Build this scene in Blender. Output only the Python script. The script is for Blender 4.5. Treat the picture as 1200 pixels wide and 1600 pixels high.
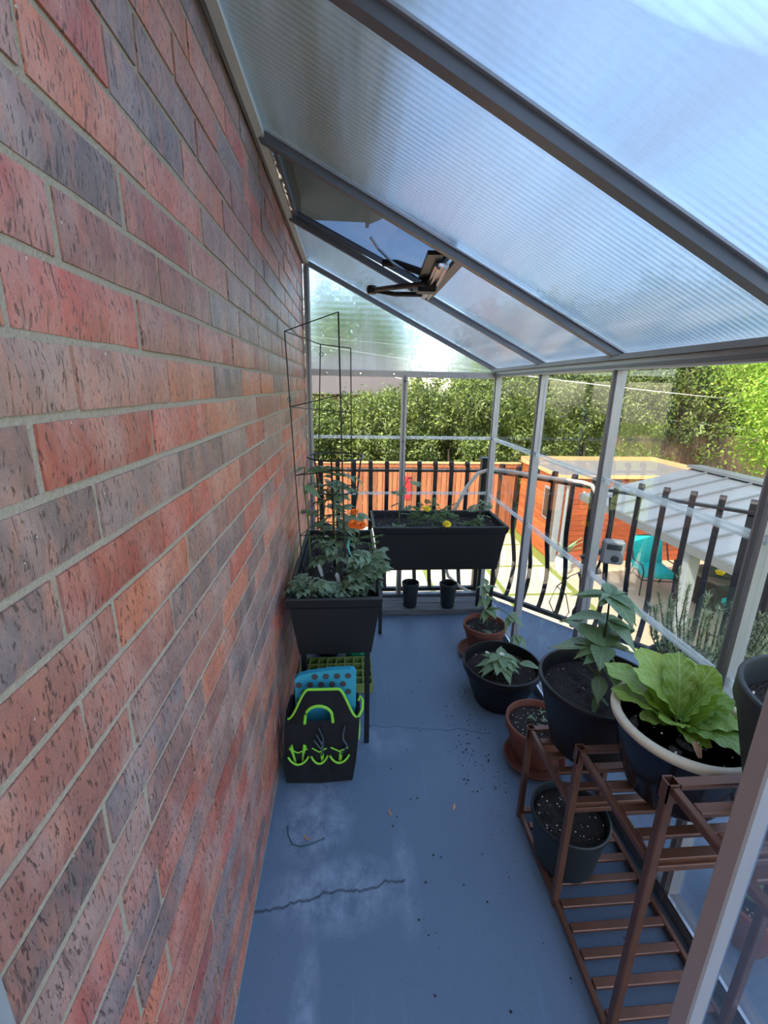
import bpy, math, random
from mathutils import Vector, Matrix, noise

for o in list(bpy.data.objects): bpy.data.objects.remove(o)
sc = bpy.context.scene
COL = sc.collection
PI = math.pi
rnd = random.Random(7)

# ------------------------------------------------------------------ camera
cd = bpy.data.cameras.new('camera'); cam = bpy.data.objects.new('camera', cd); COL.objects.link(cam)
right = Vector((0.99717, -0.07290, 0.01843)); down = Vector((-0.00220, -0.27328, -0.96193)); fwd = Vector((0.07516, 0.95917, -0.27267))
mw = Matrix((right, -down, -fwd)).transposed().to_4x4()
mw.translation = Vector((0.293, 0.0, 1.562))
cam.matrix_world = mw
cd.sensor_fit = 'HORIZONTAL'; cd.sensor_width = 36.0; cd.lens = 36.0 * 691.26 / 1200.0
cd.clip_start = 0.02; cd.clip_end = 300
sc.camera = cam

# ------------------------------------------------------------------ world, sun, exposure
SUN_TO = Vector((0.42, 0.47, -0.77)).normalized()       # direction the sunlight travels
w = bpy.data.worlds.new('sky'); sc.world = w; w.use_nodes = True
nt = w.node_tree; nt.nodes.clear()
sky = nt.nodes.new('ShaderNodeTexSky'); sky.sky_type = 'NISHITA'; sky.sun_disc = False
sky.sun_elevation = math.asin(-SUN_TO.z); sky.sun_rotation = math.atan2(-SUN_TO.x, -SUN_TO.y)
sky.air_density = 1.0; sky.dust_density = 1.4; sky.ozone_density = 1.2; sky.altitude = 100
bg = nt.nodes.new('ShaderNodeBackground'); bg.inputs['Strength'].default_value = 0.40
wo = nt.nodes.new('ShaderNodeOutputWorld')
wb = nt.nodes.new('ShaderNodeMix'); wb.data_type = 'RGBA'; wb.blend_type = 'MULTIPLY'; wb.inputs[0].default_value = 1.0
wb.inputs[7].default_value = (1.10, 1.0, 0.90, 1)          # camera white balance, the same for the whole sky
nt.links.new(sky.outputs[0], wb.inputs[6]); nt.links.new(wb.outputs[2], bg.inputs[0]); nt.links.new(bg.outputs[0], wo.inputs[0])
sl = bpy.data.lights.new('sun', 'SUN'); sl.energy = 4.2; sl.angle = math.radians(0.6); sl.color = (1.0, 0.93, 0.78)
so = bpy.data.objects.new('sun', sl); COL.objects.link(so)
so.rotation_euler = SUN_TO.to_track_quat('-Z', 'Y').to_euler(); so.location = (-6, -6, 14)
vs = sc.view_settings
vs.view_transform = 'Standard'; vs.look = 'None'; vs.gamma = 1.0; vs.use_curve_mapping = False
vs.exposure = 0.78
sc.cycles.max_bounces = 12; sc.cycles.transparent_max_bounces = 24; sc.cycles.transmission_bounces = 10
sc.cycles.diffuse_bounces = 5; sc.cycles.glossy_bounces = 4
sc.cycles.use_denoising = True
sc.cycles.sample_clamp_indirect = 6.0

# ------------------------------------------------------------------ material helpers
def s2l(c): return tuple(((v / 255) / 12.92 if v / 255 <= 0.04045 else ((v / 255 + 0.055) / 1.055) ** 2.4) for v in c)
MATS = {}
class NT:
    def __init__(s, name):
        s.m = bpy.data.materials.new(name); s.m.use_nodes = True
        s.t = s.m.node_tree; s.t.nodes.clear()
        s.out = s.n('ShaderNodeOutputMaterial')
    def n(s, typ, **kw):
        x = s.t.nodes.new(typ)
        for k, v in kw.items(): setattr(x, k, v)
        return x
    def l(s, a, b): s.t.links.new(a, b)
    def val(s, sock, v):
        if hasattr(v, 'links') or hasattr(v, 'is_output'): s.l(v, sock)
        else: sock.default_value = v
    def math(s, op, a, b=0.0, c=None, clamp=False):
        x = s.n('ShaderNodeMath', operation=op); x.use_clamp = clamp
        s.val(x.inputs[0], a); s.val(x.inputs[1], b)
        if c is not None: s.val(x.inputs[2], c)
        return x.outputs[0]
    def mix(s, f, a, b, mode='MIX'):
        x = s.n('ShaderNodeMix', data_type='RGBA', blend_type=mode)
        s.val(x.inputs['Factor'], f)
        for k, v in ((6, a), (7, b)):
            if hasattr(v, 'is_output'): s.l(v, x.inputs[k])
            else: x.inputs[k].default_value = (*v[:3], 1)
        return x.outputs[2]
    def coord(s, kind='Object', scale=(1, 1, 1), rot=(0, 0, 0), loc=(0, 0, 0)):
        if kind == 'World': src = s.n('ShaderNodeNewGeometry').outputs['Position']
        else: src = s.n('ShaderNodeTexCoord').outputs[kind]
        mp = s.n('ShaderNodeMapping'); s.l(src, mp.inputs[0])
        mp.inputs['Scale'].default_value = scale; mp.inputs['Rotation'].default_value = rot; mp.inputs['Location'].default_value = loc
        return mp.outputs[0]
    def noise(s, co, scale=5, detail=4, rough=0.55, dist=0):
        x = s.n('ShaderNodeTexNoise'); s.l(co, x.inputs['Vector'])
        x.inputs['Scale'].default_value = scale; x.inputs['Detail'].default_value = detail
        x.inputs['Roughness'].default_value = rough; x.inputs['Distortion'].default_value = dist
        return x.outputs['Fac']
    def ramp(s, f, stops):
        x = s.n('ShaderNodeValToRGB'); s.l(f, x.inputs[0]); cr = x.color_ramp
        while len(cr.elements) > 1: cr.elements.remove(cr.elements[-1])
        for i, (p, c) in enumerate(stops):
            e = cr.elements[0] if i == 0 else cr.elements.new(p)
            e.position = p; e.color = (*c[:3], 1) if hasattr(c, '__len__') else (c, c, c, 1)
        return x.outputs[0]
    def bump(s, h, strength=0.3, dist=0.01):
        x = s.n('ShaderNodeBump'); s.l(h, x.inputs['Height'])
        x.inputs['Strength'].default_value = strength; x.inputs['Distance'].default_value = dist
        return x.outputs[0]
    def pbsdf(s, color, rough=0.5, metal=0.0, spec=0.5, normal=None, **kw):
        b = s.n('ShaderNodeBsdfPrincipled')
        if hasattr(color, 'is_output'): s.l(color, b.inputs['Base Color'])
        else: b.inputs['Base Color'].default_value = (*color[:3], 1)
        s.val(b.inputs['Roughness'], rough); s.val(b.inputs['Metallic'], metal); b.inputs['Specular IOR Level'].default_value = spec
        if normal is not None: s.l(normal, b.inputs['Normal'])
        for k, v in kw.items(): b.inputs[k].default_value = v
        return b.outputs[0]
    def done(s, sh):
        s.l(sh, s.out.inputs[0]); MATS[s.m.name] = s.m; return s.m

def plain(name, rgb, rough=0.5, metal=0.0, spec=0.5, nscale=0, namt=0.15, bscale=0, bstr=0.2, bdist=0.003, vary=0.0, stretch=(1, 1, 1), coord='Object', **kw):
    t = NT(name); c = s2l(rgb); col = c
    if nscale:
        f = t.noise(t.coord(coord, stretch), nscale, 5)
        col = t.mix(f, tuple(v * (1 - namt * 1.6) for v in c), tuple(min(1, v * (1 + namt * 1.6)) for v in c))
    if vary:
        r = t.n('ShaderNodeObjectInfo').outputs['Random']
        hv = t.n('ShaderNodeHueSaturation'); 
        t.l(t.math('MULTIPLY_ADD', r, 2 * vary, 1 - vary), hv.inputs['Value'])
        if hasattr(col, 'is_output'): t.l(col, hv.inputs['Color'])
        else: hv.inputs['Color'].default_value = (*col, 1)
        col = hv.outputs[0]
    nm = None
    if bscale: nm = t.bump(t.noise(t.coord(coord, stretch), bscale, 4), bstr, bdist)
    return t.done(t.pbsdf(col, rough, metal, spec, nm, **kw))

def leafmat(name, rgb, rgb2=None, rough=0.45, trans=0.3, nscale=30, attr=False, bump=0.25, veins=0.0):
    t = NT(name); c1 = s2l(rgb); c2 = s2l(rgb2 or rgb)
    if attr:
        a = t.n('ShaderNodeVertexColor', layer_name='Col').outputs[0]
        f = t.n('ShaderNodeSeparateColor'); t.l(a, f.inputs[0]); f = f.outputs[0]
    else:
        f = t.noise(t.coord('Object'), nscale, 3)
        f = t.math('ADD', t.math('MULTIPLY', f, 0.6), t.math('MULTIPLY', t.n('ShaderNodeObjectInfo').outputs['Random'], 0.4))
    col = t.mix(f, c1, c2)
    if veins:                                   # pale midrib and side veins in the blade's own space
        sp = t.n('ShaderNodeSeparateXYZ'); t.l(t.n('ShaderNodeTexCoord').outputs['Object'], sp.inputs[0])
        ax = t.math('ABSOLUTE', sp.outputs[0])
        rib = t.math('SUBTRACT', 1.0, t.math('DIVIDE', ax, 0.022), clamp=True)
        sv = t.math('POWER', t.math('ABSOLUTE', t.math('COSINE', t.math('MULTIPLY', t.math('SUBTRACT', sp.outputs[1], t.math('MULTIPLY', ax, 0.9)), 24.0))), 14.0)
        vf = t.math('MAXIMUM', rib, t.math('MULTIPLY', sv, 0.45))
        col = t.mix(t.math('MULTIPLY', vf, veins), col, s2l((206, 222, 168)))
    nm = t.bump(t.noise(t.coord('Object'), nscale * 4, 2), bump, 0.002)
    p = t.pbsdf(col, rough, 0, 0.5, nm)
    tr = t.n('ShaderNodeBsdfTranslucent'); t.l(t.mix(0.35, col, (0.5, 0.6, 0.05)), tr.inputs[0])
    ms = t.n('ShaderNodeMixShader'); ms.inputs[0].default_value = trans
    t.l(p, ms.inputs[1]); t.l(tr.outputs[0], ms.inputs[2])
    return t.done(ms.outputs[0])

def brickmat(name, joined):
    t = NT(name)
    if joined: base = t.n('ShaderNodeVertexColor', layer_name='Col').outputs[0]
    else: base = t.n('ShaderNodeObjectInfo').outputs['Color']
    co = t.coord('World')
    big = t.noise(t.coord('World', (1, 16, 9)), 1.0, 4, 0.6)
    base = t.mix(t.ramp(big, [(0.40, 0.0), (0.70, 0.62)]), base, s2l((160, 122, 112)))
    bloom = t.noise(t.coord('World', (1, 9, 5), loc=(7, 4, 3)), 1.0, 5, 0.65)
    base = t.mix(t.ramp(bloom, [(0.45, 0.0), (0.72, 0.60)]), base, s2l((222, 188, 178)))
    warm = t.noise(t.coord('World', (1, 30, 12), loc=(3, 1, 2)), 1.0, 3)
    base = t.mix(t.ramp(warm, [(0.48, 0.0), (0.75, 0.55)]), base, s2l((222, 142, 114)))
    fleck = t.noise(t.coord('World', (120, 260, 75)), 1.0, 3, 0.6)
    ff = t.ramp(fleck, [(0.57, 0.0), (0.64, 1.0)])
    cracks = t.noise(t.coord('World', (30, 110, 11), loc=(5, 2, 1)), 1.0, 4, 0.7)
    cf = t.ramp(cracks, [(0.60, 0.0), (0.67, 0.9)])
    dark = t.math('MAXIMUM', ff, cf)
    col = t.mix(t.math('MULTIPLY', dark, 0.75), base, s2l((62, 42, 40)))
    fine = t.noise(co, 420, 2)
    col = t.mix(0.25, col, t.ramp(fine, [(0.3, (0.25, 0.2, 0.18)), (0.7, (0.75, 0.62, 0.55))]), 'OVERLAY')
    spk = t.ramp(t.noise(t.coord('World', (1, 1, 1), loc=(9, 9, 9)), 130, 1), [(0.79, 0.0), (0.81, 1.0)])
    col = t.mix(spk, col, (0.75, 0.70, 0.66))
    h = t.math('SUBTRACT', t.math('MULTIPLY', fine, 0.35), t.math('MULTIPLY', dark, 1.0))
    nm = t.bump(h, 0.45, 0.003)
    return t.done(t.pbsdf(col, 0.42, 0, 0.9, nm))

def mortarmat():
    t = NT('mortar'); co = t.coord('World')
    f = t.noise(co, 260, 4); g = t.noise(co, 9, 3)
    col = t.mix(f, s2l((150, 138, 122)), s2l((208, 194, 176)))
    col = t.mix(t.math('MULTIPLY', g, 0.4), col, s2l((176, 158, 140)))
    return t.done(t.pbsdf(col, 0.9, 0, 0.2, t.bump(f, 0.7, 0.004)))

def floormat():
    t = NT('floor_paint'); co = t.coord('World')
    col = t.mix(t.noise(co, 1.6, 5), s2l((88, 110, 134)), s2l((110, 132, 156)))
    # chalky worn patches
    sx = t.n('ShaderNodeSeparateXYZ'); t.l(t.n('ShaderNodeNewGeometry').outputs['Position'], sx.inputs[0])
    X, Y = sx.outputs[0], sx.outputs[1]
    def blob(cx, cy, rx, ry):
        a = t.math('POWER', t.math('DIVIDE', t.math('SUBTRACT', X, cx), rx), 2.0)
        b = t.math('POWER', t.math('DIVIDE', t.math('SUBTRACT', Y, cy), ry), 2.0)
        return t.math('SUBTRACT', 1.0, t.math('ADD', a, b), clamp=True)
    wear = t.math('MAXIMUM', blob(0.16, 1.30, 0.16, 0.22), blob(0.24, 1.04, 0.24, 0.14))
    wear = t.math('MAXIMUM', wear, t.math('MULTIPLY', blob(0.17, 0.62, 0.05, 0.36), 0.9))
    wear = t.math('MAXIMUM', wear, t.math('MULTIPLY', blob(0.47, 1.06, 0.05, 0.2), 0.5))
    wear = t.math('MAXIMUM', wear, t.math('MULTIPLY', blob(0.42, 1.65, 0.2, 0.12), 0.45))
    wn = t.math('MULTIPLY', wear, t.ramp(t.noise(t.coord('World', (1, 0.6, 1)), 14, 6, 0.7), [(0.38, 0.0), (0.72, 1.0)]))
    col = t.mix(t.math('MULTIPLY', wn, 0.85), col, s2l((172, 190, 214)))
    streak = t.ramp(t.noise(t.coord('World', (30, 2.2, 1)), 1, 5, 0.7), [(0.58, 0.0), (0.8, 0.35)])
    col = t.mix(streak, col, s2l((128, 154, 190)))
    # dirt specks
    sp = t.ramp(t.noise(co, 34, 2), [(0.735, 0.0), (0.76, 1.0)])
    near = t.math('MAXIMUM', blob(0.86, 1.5, 0.25, 0.6), 0.25)
    sp2 = t.math('MULTIPLY', t.ramp(t.noise(co, 85, 3), [(0.62, 0.0), (0.68, 1.0)]), near)
    col = t.mix(t.math('MULTIPLY', t.math('MAXIMUM', sp, sp2), 0.75), col, s2l((36, 40, 50)))
    # cracks : wandering lines in the slab
    nx = t.noise(t.coord('World', (1, 0.0, 0)), 7, 6, 0.65)
    def crack(y0, k, x0, x1, wd):
        yy = t.math('ADD', t.math('MULTIPLY_ADD', X, k, y0), t.math('MULTIPLY', t.math('SUBTRACT', nx, 0.5), 0.11))
        dd = t.math('ABSOLUTE', t.math('SUBTRACT', Y, yy))
        on = t.math('MULTIPLY', t.math('GREATER_THAN', X, x0), t.math('LESS_THAN', X, x1))
        return t.math('MULTIPLY', t.math('SUBTRACT', 1.0, t.math('DIVIDE', dd, wd), clamp=True), on)
    ck = t.math('MAXIMUM', crack(1.0, 0.14, -0.1, 0.47, 0.007), t.math('MULTIPLY', crack(1.80, -0.12, 0.35, 0.95, 0.005), 0.7))
    col = t.mix(t.math('MULTIPLY', ck, 0.8), col, s2l((40, 46, 58)))
    h = t.math('SUBTRACT', t.noise(co, 60, 5), t.math('MULTIPLY', ck, 3.0))
    return t.done(t.pbsdf(col, t.math('MULTIPLY_ADD', t.noise(co, 8, 4), 0.25, 0.40), 0, 0.45, t.bump(h, 0.25, 0.004)))

def panemat(name, tint=(0.96, 0.98, 0.97), refl=0.9, haze=0.0, rough=0.02):
    t = NT(name)
    tr = t.n('ShaderNodeBsdfTransparent'); tr.inputs[0].default_value = (*tint, 1)
    gl = t.n('ShaderNodeBsdfGlossy'); gl.inputs['Roughness'].default_value = rough
    fr = t.n('ShaderNodeFresnel'); fr.inputs[0].default_value = 1.35
    if haze:
        df = t.n('ShaderNodeBsdfTranslucent'); df.inputs[0].default_value = (0.9, 0.93, 0.95, 1)
        m0 = t.n('ShaderNodeMixShader')
        sc_ = t.ramp(t.noise(t.coord('World', (1, 8, 8)), 1.3, 6, 0.7), [(0.35, 0.3), (0.8, 1.0)])
        t.l(t.math('MULTIPLY', sc_, haze), m0.inputs[0]); t.l(tr.outputs[0], m0.inputs[1]); t.l(df.outputs[0], m0.inputs[2]); base = m0.outputs[0]
    else: base = tr.outputs[0]
    ms = t.n('ShaderNodeMixShader'); t.l(t.math('MULTIPLY', fr.outputs[0], refl), ms.inputs[0])
    t.l(base, ms.inputs[1]); t.l(gl.outputs[0], ms.inputs[2])
    return t.done(ms.outputs[0])

def railmat():
    t = NT('clear_bar')
    tr = t.n('ShaderNodeBsdfTransparent'); tr.inputs[0].default_value = (0.95, 0.97, 0.98, 1)
    p = t.pbsdf(s2l((226, 230, 234)), 0.16, 0, 0.8)
    tl = t.n('ShaderNodeBsdfTranslucent'); tl.inputs[0].default_value = (0.92, 0.95, 0.97, 1)
    m0 = t.n('ShaderNodeMixShader'); m0.inputs[0].default_value = 0.5; t.l(p, m0.inputs[1]); t.l(tl.outputs[0], m0.inputs[2])
    ms = t.n('ShaderNodeMixShader')
    st = t.ramp(t.noise(t.coord('World', (60, 3, 60)), 1.0, 4, 0.7), [(0.35, 0.10), (0.7, 0.65)])
    t.l(st, ms.inputs[0]); t.l(tr.outputs[0], ms.inputs[1]); t.l(m0.outputs[0], ms.inputs[2])
    return t.done(ms.outputs[0])
def polymat(name, axis, freq=105, clear=0.55):
    """twin wall polycarbonate: rough refraction, milky ribs along one axis"""
    t = NT(name)
    sc_ = (4.5, 0.40, 4.5) if axis == 'y' else (8, 1, 0.8)
    sx = t.n('ShaderNodeSeparateXYZ'); t.l(t.n('ShaderNodeNewGeometry').outputs['Position'], sx.inputs[0])
    u = sx.outputs[1] if axis == 'y' else sx.outputs[2]
    rib = t.math('POWER', t.math('ABSOLUTE', t.math('SINE', t.math('MULTIPLY', u, freq * PI))), 10.0)
    st = t.noise(t.coord('World', sc_), 1.2, 6, 0.7)
    st = t.ramp(st, [(0.44, 0.0), (0.66, 1.0)])  # streaks paint the blur of trees and sky into the sheet's milkiness
    rf = t.n('ShaderNodeBsdfRefraction'); rf.inputs['IOR'].default_value = 1.22; rf.inputs['Roughness'].default_value = 0.36
    rf.inputs[0].default_value = (0.90, 0.96, 1, 1)
    hb = t.n('ShaderNodeBump'); hb.inputs['Strength'].default_value = 0.10; hb.inputs['Distance'].default_value = 0.004
    t.l(t.math('SINE', t.math('MULTIPLY', u, freq * PI)), hb.inputs['Height']); t.l(hb.outputs[0], rf.inputs['Normal'])
    tp = t.n('ShaderNodeBsdfTransparent'); tp.inputs[0].default_value = (0.88, 0.95, 1.0, 1)
    m1 = t.n('ShaderNodeMixShader'); m1.inputs[0].default_value = clear
    t.l(rf.outputs[0], m1.inputs[1]); t.l(tp.outputs[0], m1.inputs[2])
    tl = t.n('ShaderNodeBsdfTranslucent'); tl.inputs[0].default_value = (0.92, 0.94, 0.95, 1)
    df = t.n('ShaderNodeBsdfDiffuse'); df.inputs[0].default_value = (0.8, 0.82, 0.84, 1)
    m2 = t.n('ShaderNodeMixShader'); m2.inputs[0].default_value = 0.4
    t.l(tl.outputs[0], m2.inputs[1]); t.l(df.outputs[0], m2.inputs[2])
    m3 = t.n('ShaderNodeMixShader')
    t.l(t.math('ADD', t.math('MULTIPLY_ADD', st, 0.26, 0.01), t.math('MULTIPLY', rib, 0.05)), m3.inputs[0])
    t.l(m1.outputs[0], m3.inputs[1]); t.l(m2.outputs[0], m3.inputs[2])
    gl = t.n('ShaderNodeBsdfGlossy'); gl.inputs['Roughness'].default_value = 0.18
    fr = t.n('ShaderNodeFresnel'); fr.inputs[0].default_value = 1.3
    m4 = t.n('ShaderNodeMixShader'); t.l(t.math('MULTIPLY', fr.outputs[0], 0.8), m4.inputs[0])
    t.l(m3.outputs[0], m4.inputs[1]); t.l(gl.outputs[0], m4.inputs[2])
    return t.done(m4.outputs[0])

def soilmat():
    t = NT('soil'); co = t.coord('World')
    v = t.n('ShaderNodeTexVoronoi'); t.l(co, v.inputs['Vector']); v.inputs['Scale'].default_value = 160
    f = t.noise(co, 120, 5)
    col = t.mix(f, s2l((16, 13, 12)), s2l((58, 48, 43)))
    h = t.math('ADD', f, v.outputs['Distance'])
    return t.done(t.pbsdf(col, 0.75, 0, 0.4, t.bump(h, 0.9, 0.006)))

def woodmat(name, a, b, axis, scale=5, rough=0.7, vary=0.2):
    t = NT(name)
    st = {'x': (0.6, 9, 9), 'y': (9, 0.6, 9), 'z': (9, 9, 0.6)}[axis]
    f = t.noise(t.coord('World', st), scale, 5, 0.65, 0.6)
    col = t.mix(t.ramp(f, [(0.3, 0.0), (0.7, 1.0)]), s2l(a), s2l(b))
    hv = t.n('ShaderNodeHueSaturation'); t.l(col, hv.inputs['Color'])
    t.l(t.math('MULTIPLY_ADD', t.n('ShaderNodeObjectInfo').outputs['Random'], 2 * vary, 1 - vary), hv.inputs['Value'])
    return t.done(t.pbsdf(hv.outputs[0], rough, 0, 0.3, t.bump(f, 0.3, 0.004)))

brickmat('brick', False); brickmat('brick_joined', True); mortarmat(); floormat(); soilmat()
panemat('clear_pane', (0.985, 0.99, 0.985), 0.22, 0.0); railmat(); panemat('vent_pane', (0.36, 0.41, 0.48), 0.30, 0.0, 0.15)
polymat('poly_roof', 'y'); polymat('poly_gable', 'z', 60, 0.5)
plain('alu', (176, 178, 182), 0.36, 0.35, 0.5, nscale=40, namt=0.08, coord='World', stretch=(1, 1, 0.2))
plain('alu_dark', (120, 124, 130), 0.42, 0.3)
plain('chrome', (200, 200, 205), 0.18, 1.0)
plain('soffit', (238, 232, 218), 0.7, nscale=3, namt=0.04, coord='World')
plain('fascia', (214, 212, 206), 0.6)
plain('shingle', (84, 78, 76), 0.9, nscale=30, namt=0.2, coord='World')
plain('planter_plastic', (24, 25, 27), 0.48, bscale=60, bstr=0.12, bdist=0.002)
plain('planter_leg', (16, 18, 24), 0.45)
plain('black_plastic', (12, 12, 13), 0.45, bscale=70, bstr=0.1)
plain('grey_pot', (46, 50, 52), 0.5, bscale=60, bstr=0.1)
plain('nursery', (32, 40, 44), 0.45)
plain('terracotta', (126, 74, 58), 0.75, nscale=12, namt=0.12, bscale=90, bstr=0.15)
plain('navy_glaze', (12, 17, 28), 0.22, nscale=8, namt=0.2)
plain('cream_glaze', (206, 196, 172), 0.45, nscale=25, namt=0.10)
plain('bronze', (120, 84, 68), 0.34, 0.45, nscale=14, namt=0.22, coord='World', stretch=(1, 1, 1))
plain('navy_cloth', (9, 11, 20), 0.85, bscale=300, bstr=0.2)
plain('lime', (140, 214, 62), 0.55)
plain('pad_teal', (52, 160, 190), 0.6, bscale=150, bstr=0.1)
plain('pad_dot', (74, 74, 76), 0.65)
plain('steel', (170, 172, 176), 0.25, 1.0)
plain('olive_tray', (124, 140, 74), 0.55)
plain('green_film', (18, 120, 84), 0.28)
plain('perlite', (232, 228, 222), 0.7)
plain('wire_black', (18, 20, 20), 0.4)
plain('wire_green', (44, 84, 80), 0.5)
plain('iron', (24, 26, 32), 0.42)
plain('hose', (196, 192, 184), 0.5)
plain('timer', (120, 128, 132), 0.5)
plain('timer_dark', (48, 54, 56), 0.3)
plain('stem', (96, 112, 66), 0.6); plain('stem_dark', (44, 46, 34), 0.6)
plain('orange', (240, 112, 20), 0.6, vary=0.12); plain('yellow', (240, 208, 30), 0.6, vary=0.08); plain('white_petal', (236, 236, 230), 0.6)
plain('tag_white', (228, 226, 220), 0.5); plain('tie_green', (70, 150, 140), 0.4)
plain('dry_leaf', (190, 140, 104), 0.7, vary=0.25)
plain('concrete', (192, 180, 156), 0.85, nscale=3, namt=0.08, bscale=40, bstr=0.1, coord='World')
plain('patio', (186, 170, 142), 0.85, nscale=2, namt=0.10, coord='World')
plain('turf', (128, 140, 62), 0.9, nscale=40, namt=0.3, bscale=160, bstr=0.6, bdist=0.02, coord='World')
plain('metal_roof', (126, 133, 137), 0.36, 0.35, nscale=1.4, namt=0.10, coord='World')
plain('metal_trim', (108, 115, 119), 0.45, 0.3)
plain('grey_post', (140, 148, 150), 0.5)
plain('teal_cloth', (24, 176, 172), 0.8, bscale=14, bstr=0.5, bdist=0.03)
plain('dark_metal', (52, 46, 44), 0.5, 0.3)
plain('table_tile', (98, 84, 72), 0.5, nscale=18, namt=0.25)
plain('red_paint', (176, 36, 44), 0.45); plain('white_paint', (226, 226, 224), 0.5)
plain('roof_felt', (120, 116, 112), 0.85, nscale=4, namt=0.12, coord='World')
plain('dark_glass', (70, 66, 58), 0.08)
plain('bark', (112, 98, 80), 0.9, nscale=12, namt=0.3, bscale=20, bstr=0.6, bdist=0.03, stretch=(3, 3, 0.5))
plain('cable', (206, 206, 198), 0.5)
plain('neighbour_brick', (112, 80, 76), 0.85, nscale=5, namt=0.15, coord='World')
plain('clear_plastic_jar', (190, 200, 196), 0.1)
woodmat('fence_wood', (124, 72, 46), (176, 112, 76), 'z', vary=0.3)
woodmat('fence_dark', (86, 70, 58), (122, 102, 84), 'z')
woodmat('shed_wood_lit', (150, 74, 36), (202, 116, 62), 'y', vary=0.25)  # sunlit side wall, the sunlight put into a brighter cedar colour
woodmat('shed_wood_shaded', (136, 66, 38), (176, 92, 54), 'x', vary=0.25)  # same cedar on the front wall, patio cover's shade put into the colour
woodmat('parapet_wood', (196, 146, 96), (224, 178, 126), 'x')
woodmat('grey_plank', (60, 62, 66), (116, 118, 120), 'x', 6, 0.65, 0.1)
leafmat('pepper_leaf', (82, 118, 88), (134, 164, 124), 0.34, 0.22, veins=0.3)
leafmat('young_leaf', (96, 128, 92), (148, 176, 136), 0.42, 0.25, veins=0.3)
leafmat('tomato_leaf', (90, 116, 90), (146, 168, 138), 0.5, 0.25)
leafmat('lettuce_leaf', (76, 130, 36), (184, 214, 92), 0.28, 0.2, 10, bump=0.9, veins=0.55)
leafmat('rosemary_leaf', (122, 138, 106), (182, 192, 154), 0.55, 0.2)
leafmat('marigold_leaf', (60, 92, 46), (92, 124, 62), 0.5, 0.25)
leafmat('hedge_leaf', (38, 60, 26), (138, 154, 74), 0.42, 0.25, 5, attr=True)
leafmat('tree_leaf', (96, 146, 30), (196, 220, 92), 0.45, 0.45, 5, attr=True)
leafmat('far_leaf', (64, 94, 44), (136, 160, 84), 0.5, 0.3, 5, attr=True)

# ------------------------------------------------------------------ geometry helpers
ORG = {}
def org(o):
    return ORG.get(o.name, Vector((0, 0, 0))) if o is not None else Vector((0, 0, 0))
def tag(o, label=None, cat=None, group=None, kind=None):
    if label: o['label'] = label
    if cat: o['category'] = cat
    if group: o['group'] = group
    if kind: o['kind'] = kind
    return o
def thing(name, loc, label, cat, group=None, kind=None):
    o = bpy.data.objects.new(name, None); COL.objects.link(o); o.location = loc; o.empty_display_size = 0.05
    ORG[o.name] = Vector(loc)
    return tag(o, label, cat, group, kind)
def link(name, me, mat, parent=None, origin=None):
    if mat is not None and len(me.materials) == 0: me.materials.append(MATS[mat])
    o = bpy.data.objects.new(name, me); COL.objects.link(o)
    if parent is not None:
        o.parent = parent; ORG[o.name] = org(parent)
    return o
def inst(name, me, parent, M):
    """another object on a shared mesh; M is a world matrix"""
    o = bpy.data.objects.new(name, me); COL.objects.link(o)
    if parent is not None:
        o.parent = parent; M = Matrix.Translation(-org(parent)) @ M; ORG[o.name] = org(parent)
    o.matrix_basis = M
    return o
def frame(t, up=Vector((0, 0, 1))):
    t = t.normalized()
    if abs(t.dot(up)) > 0.98: up = Vector((1, 0, 0)) if abs(t.x) < 0.9 else Vector((0, 1, 0))
    a = t.cross(up).normalized(); b = a.cross(t).normalized()
    return a, b
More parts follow.
